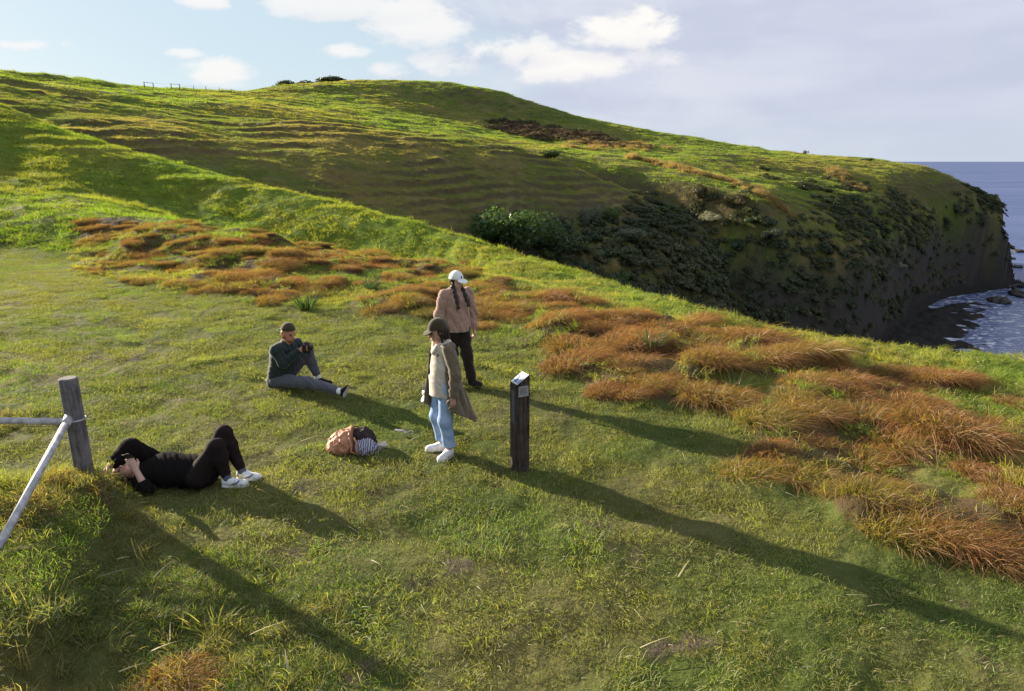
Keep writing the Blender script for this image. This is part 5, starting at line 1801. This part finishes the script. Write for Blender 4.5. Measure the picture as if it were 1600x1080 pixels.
# ------------------------------------------------------------------ shrubs and trees
def leaf_mesh(name, mat, seed, n=2600, lobes=9, leaf=.05, flat=.75):
    """leaf-sized faces through a lumpy crown of radius about 1"""
    rng = np.random.default_rng(seed)
    cen = rng.normal(0, .48, (lobes, 3)); cen[:, 2] = np.abs(cen[:, 2]) * flat + .25
    rad = rng.uniform(.28, .55, lobes)
    k = rng.integers(0, lobes, n)
    d = rng.normal(0, 1, (n, 3)); d /= np.linalg.norm(d, axis=1, keepdims=True)
    p = cen[k] + d * (rad[k] * rng.random(n) ** .33)[:, None]
    p[:, 2] = np.maximum(p[:, 2], .02)
    nn = d + rng.normal(0, .6, (n, 3)); nn /= np.linalg.norm(nn, axis=1, keepdims=True)
    a = np.cross(nn, rng.normal(0, 1, (n, 3))); a /= np.linalg.norm(a, axis=1, keepdims=True); b = np.cross(nn, a)
    L = (leaf * rng.uniform(.6, 1.5, n))[:, None]
    V = np.stack([p - a * L, p + b * L * .45, p + a * L, p - b * L * .45], 1).reshape(-1, 3)
    F = np.arange(4 * n).reshape(n, 4)
    c = np.stack([np.repeat(rng.random(n), 4), np.repeat(rng.random(n), 4), np.repeat((rng.random(n) < .05) * .6, 4)], 1)
    return mesh_np(name, V, F, mat, False, False, c)


M_fol = grass_mat('shrub_leaves', 'OBJECT', dry=(.16, .12, .06), transl=.3, rough=.4)
M_fol_i = grass_mat('scrub_leaves', 'INSTANCER', dry=(.16, .12, .06), transl=.3, rough=.4)
M_bark = weathered_wood('bark', (.05, .04, .03), (.12, .10, .08))
CROWNS = [leaf_mesh('crown', M_fol, 400 + k, 4200, 9 + 2 * k, .06) for k in range(5)]
TREETOPS = [leaf_mesh('crown', M_fol, 440 + k, 7000, 18, .085, .45) for k in range(2)]


def stem_mesh(seed):
    rng = random.Random(seed)
    bm_pts = []
    V = []; F = []
    def limb(a, b, ra, rb, n=7):
        a = np.array(a); b = np.array(b); t = nrm(b - a); x = nrm(np.cross(t, (0.3, .9, .2))); y = np.cross(t, x)
        o = len(V)
        for p, r in ((a, ra), ((a + b) / 2 + np.array([rng.uniform(-.03, .03), rng.uniform(-.03, .03), 0]), (ra + rb) / 2), (b, rb)):
            for i in range(n):
                w = 6.283 * i / n
                V.append(tuple(p + r * (math.cos(w) * x + math.sin(w) * y)))
        for s in range(2):
            for i in range(n):
                F.append((o + s * n + i, o + s * n + (i + 1) % n, o + (s + 1) * n + (i + 1) % n, o + (s + 1) * n + i))
    limb((0, 0, -.15), (.02, 0, .3), .07, .05)
    for k in range(6):
        w = 6.283 * k / 6 + rng.uniform(-.3, .3)
        limb((.02, 0, .22), (math.cos(w) * .5, math.sin(w) * .5, rng.uniform(.5, .85)), .035, .012)
    me = bpy.data.meshes.new('stem'); me.from_pydata(V, [], F); me.update(); me.materials.append(M_bark)
    return me


STEMS = [stem_mesh(k) for k in range(3)]


def shrub(name, cat, u, v, w, h, col, label, group=None, k=0, pos=None, trunk='stem', crowns=None):
    if pos is None:
        p = None; vv = v
        while p is None:
            p = hit(u, vv, 400, 45); vv += 1.0
    else:
        p = pos
    e = empty(name, p)
    tag(e, label, cat, group)
    c = link(bpy.data.objects.new('crown', (crowns or CROWNS)[k % len(crowns or CROWNS)]), e); c.color = (*col, 1); c.scale = (w, w * .9, h); c.rotation_euler = (0, 0, k * 1.3)
    s = link(bpy.data.objects.new(trunk, STEMS[k % 3]), e); s.scale = (w * .9, w * .9, h)
    return e


G1 = (.060, .100, .028); G2 = (.042, .066, .026); G3 = (.11, .125, .09); G4 = (.075, .062, .035)
SH = [(805, 385, 4.6, 3.6, G1, 'broad bright green bush in the gully mouth, largest of the gully bushes'),
      (768, 358, 2.6, 2.3, G1, 'green bush at the upper left of the broad gully bush'),
      (875, 392, 3.6, 2.6, G2, 'dark green bush joined to the right side of the broad gully bush'),
      (925, 348, 1.5, 1.9, G3, 'upright grey green bush on the terraced spur above the gully'),
      (955, 340, 1.5, 1.4, (.085, .12, .035), 'rounded yellow green bush right of the upright grey green one'),
      (985, 375, 2.2, 1.3, G3, 'low silvery bush row below the yellow green bush'),
      (905, 430, 2.4, 1.4, G2, 'dark bush just over the brow above the white cap'),
      (850, 402, 1.8, .9, (.085, .11, .035), 'low olive bush peeping over the brow left of the dark one'),
      (965, 445, 1.6, 1.2, G1, 'small leafy bush on the brow edge in the middle'),
      (1110, 345, 1.8, 1.3, (.26, .25, .22), 'pale flowering bush alone in the dark gully'),
      (1205, 372, 2.2, 1.5, G3, 'grey green bush left of the small sunlit spur'),
      (1180, 350, 1.8, 1.2, G2, 'dark bush up slope of the grey green one by the small spur'),
      (1095, 305, 2.4, 1.7, G4, 'brown scrub bush on the lip of the lit far spur'),
      (1150, 318, 2.4, 1.4, G4, 'brown bush right of the scrub on the far spur lip'),
      (1405, 418, 1.2, .9, (.28, .27, .26), 'tiny pale bush low on the shaded headland'),
      (860, 247, 1.6, 1.0, G2, 'dark low bush at the left foot of the scrub bowl'),
      (1355, 252, 2.2, .8, G2, 'low dark bush on the headland skyline'),
      (1258, 240, .8, 1.0, G4, 'thin bare shrub alone on the skyline of the far hill')]
for i, (u, v, w, h, c, lab) in enumerate(SH):
    shrub('gully_shrub' if i < 15 else 'skyline_shrub', 'shrub', u, v, w, h, c, lab, 'shrubs scattered over the gully and hills', i)

# two low trees whose tops show over the far skyline
for i, (u, v, w, h, lab) in enumerate([(464, 130, 6.5, 3.4, 'lower left dark tree top showing over the far skyline'), (520, 123, 7.0, 3.6, 'taller right dark tree top showing over the far skyline')]):
    q = at_y(u, v, 262 + 8 * i); q[2] -= .80 * h
    shrub('skyline_tree', 'tree', 0, 0, w, h, (.030, .042, .022), lab, 'tree tops over the far hill', i, q, 'trunk', TREETOPS)


# low scrub that darkens the gully, the bowl and the sea face
def build_scrub():
    vs = [bpy.data.objects.new('t', leaf_mesh('scrub', M_fol_i, 500 + k, 900, 7, .11, .6)) for k in range(5)]
    x, y = jgrid(-60, 175, 52, 245, 1.15)
    li = lineidx(x, y); z = height(x, y); nz = normal_at(x, y)[:, 2]
    n1 = fbm(x * .06, y * .06, 4, 121); n2 = fbm(x * .3, y * .3, 2, 122)
    bowl = np.zeros(len(x))
    for (u, v, a, b) in ((830, 205, 16, 14), (900, 215, 14, 9), (960, 226, 14, 6)):
        c = hit(u, v)
        bowl = np.maximum(bowl, blob2(x, y, c[:2], a, b))
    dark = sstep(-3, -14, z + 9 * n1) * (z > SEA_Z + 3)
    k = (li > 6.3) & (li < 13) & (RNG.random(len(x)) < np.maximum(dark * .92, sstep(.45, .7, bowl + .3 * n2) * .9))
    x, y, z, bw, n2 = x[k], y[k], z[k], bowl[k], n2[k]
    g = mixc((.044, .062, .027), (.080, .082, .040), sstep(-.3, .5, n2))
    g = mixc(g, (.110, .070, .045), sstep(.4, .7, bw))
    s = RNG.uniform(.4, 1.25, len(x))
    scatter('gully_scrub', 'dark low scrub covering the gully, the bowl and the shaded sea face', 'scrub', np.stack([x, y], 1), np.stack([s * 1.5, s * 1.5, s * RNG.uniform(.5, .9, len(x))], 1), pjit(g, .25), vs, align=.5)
    # dry reddish reeds along the foot of the bowl and down the draw
    rv = [turf_patch('t', M_hill, 240 + q, 2.0, 260, .5, 1.3, .05, .35, 2, .4, clump=10, wind=.2, droop=.2) for q in range(4)]
    px = []
    for (u0, v0, u1, v1, wd) in ((880, 232, 1025, 230, 5), (900, 224, 1010, 228, 3), (975, 244, 1060, 262, 2.5), (1060, 262, 1165, 292, 2.5), (1165, 292, 1230, 330, 2.5), (1300, 265, 1345, 300, 3)):
        for t in np.linspace(0, 1, 46):
            h_ = hit(u0 + (u1 - u0) * t, v0 + (v1 - v0) * t)
            if h_ is not None:
                px.append(h_[:2] + RNG.normal(0, wd * .5, 2))
    px = np.array(px)
    g = mixc((.17, .085, .045), (.24, .15, .075), RNG.random(len(px)))
    scatter('dry_reeds', 'reddish brown dry reeds in the bowl and down the draw of the far hill', 'reeds', px, RNG.uniform(.7, 1.3, len(px)), g, rv)


build_scrub()


# ------------------------------------------------------------------ far fence on the skyline
def far_fence():
    M = weathered_wood('fence_timber', (.05, .045, .04), (.11, .10, .09))
    wm = simple('fence_wire', (.12, .12, .12), .5, .4, .6)
    posts = []
    def post(e, u, v, hgt, r=.10):
        q = None; vv = v
        while q is None:
            q = hit(u, vv, 400, 60); vv += .5
        b = np.array(e.location)
        a = q - b
        tube('post', [a - UP * .3, a + UP * hgt * .5, a + UP * hgt], [r, r * .97, r * .94], M, e, 8)
        return a + UP * hgt
    b0 = hit(226, 146)
    e = empty('far_fence', b0)
    tag(e, 'thin post and wire fence with two braced end frames along the far skyline', 'fence')
    T = []
    for (u, v) in ((226, 137.5), (240, 138.5), (268, 139.5), (281, 140)):
        T.append(post(e, u, v, 1.45, .11))
    for a, b in ((0, 1), (2, 3)):
        tube('cross_rail', [T[a] - UP * .12, T[b] - UP * .12], .05, M, e, 8)
    tops = [T[3]]
    for (u, v) in ((303, 141.5), (322, 142.5), (343, 144.5), (362, 147), (383, 150), (405, 153.5), (428, 157.5), (450, 161), (472, 164.5), (494, 168)):
        tops.append(post(e, u, v, 1.3, .075))
    for hh in (.15, .5, .85):
        tube('wire', [t - UP * hh for t in tops], .012, wm, e, 5)
    tube('wire', [T[1] - UP * .15, T[2] - UP * .15], .012, wm, e, 5)


far_fence()


# ------------------------------------------------------------------ rocks in the surf
def rock_mesh(seed):
    V, F = sculpt([Ell((0, 0, .1), (.9, .7, .5), None, .1), Ell((.4, .2, .2), (.6, .5, .45), None, .1), Ell((-.5, -.1, 0), (.6, .6, .4), None, .1)], .09,
                  fold=lambda G: .28 * fbm(G[..., 0] * 2.2 + G[..., 2] * 1.7 + seed, G[..., 1] * 2.2 - G[..., 2] + seed, 3, seed))
    return V, F


M_rock = simple('wet_rock', (.035, .031, .028), .6, .35, 0, .4, 1.2, .6, .15)
RK = [(1582, 447, 5.0, 'large dark rock against the foot of the headland'), (1594, 462, 4.0, 'low dark rock beside the foam near the right edge'), (1575, 385, 2.4, 'small dark rock standing off the headland cliff'), (1592, 394, 3.0, 'flat rock in the bright water at the right edge'),
      (1560, 472, 3.6, 'rounded rock at the inner side of the inlet'), (1588, 418, 2.2, 'small rock awash between headland and right edge')]
for i, (u, v, s, lab) in enumerate(RK):
    V, F = rock_mesh(30 + i)
    p = at_z(u, v, SEA_Z)
    o = mesh_np('sea_rock', V * s, F, M_rock, None)
    o.location = (p[0], p[1], SEA_Z + s * .05); o.scale = (1, 1, .55); o.rotation_euler = (0, 0, i * 1.1)
    tag(o, lab, 'rock', 'rocks in the surf below the headland')


# ------------------------------------------------------------------ loose dry leaves and broad blades in the near grass
def litter():
    spots = [(105, 935, .30, .5), (150, 910, .35, .2), (90, 930, .2, 2.3), (183, 875, .12, 0), (215, 862, .28, .5), (240, 908, .2, 1.2), (265, 998, .16, 1.9), (185, 1045, .18, .3), (235, 1010, .18, .4), (60, 655, .3, .8), (640, 690, .2, .6), (470, 690, .25, .4), (870, 1000, .2, .5), (1000, 1010, .25, .3), (1060, 900, .22, 1.0), (1090, 790, .2, 2.2), (450, 1050, .18, 1.9), (390, 990, .25, .4)]
    rng = np.random.default_rng(3)
    V = []; F = []; C = []
    roots = []; dirs = []; Ls = []
    for (u, v, L, a) in spots:
        p = at_z(u, v, .06)
        roots.append((p[0], p[1], h1(p[0], p[1]) + .05)); dirs.append((math.cos(a), math.sin(a) * .8, .35)); Ls.append(L)
    wd = [.014] * len(roots)
    for _ in range(520):                                     # short broken straws all over the turf
        x = rng.uniform(-6.5, 6.5); y = rng.uniform(3.0, 13.0)
        if lineidx(np.array([x]), np.array([y]))[0] > 2.1:
            continue
        a = rng.normal(-.2, .9)
        roots.append((x, y, h1(x, y) + rng.uniform(.01, .045))); dirs.append((math.cos(a), math.sin(a), rng.uniform(-.02, .25))); Ls.append(rng.uniform(.05, .20)); wd.append(rng.uniform(.004, .007))
    n = len(roots)
    d = np.array(dirs); d /= np.linalg.norm(d, axis=1, keepdims=True)
    V, F, c = strands(np.array(roots), d, np.array(Ls), np.array(wd), np.full(n, .15), np.zeros((n, 3)), 5, rng, 1.0)
    c[:, 2] = 1
    o = mesh_np('dry_blades', V, F, grass_mat('straw', 'OBJECT', dry=(.38, .33, .20), transl=.3), None, True, c)
    tag(o, 'scattered pale dry grass blades lying in the near turf', 'grass', kind='stuff')


litter()
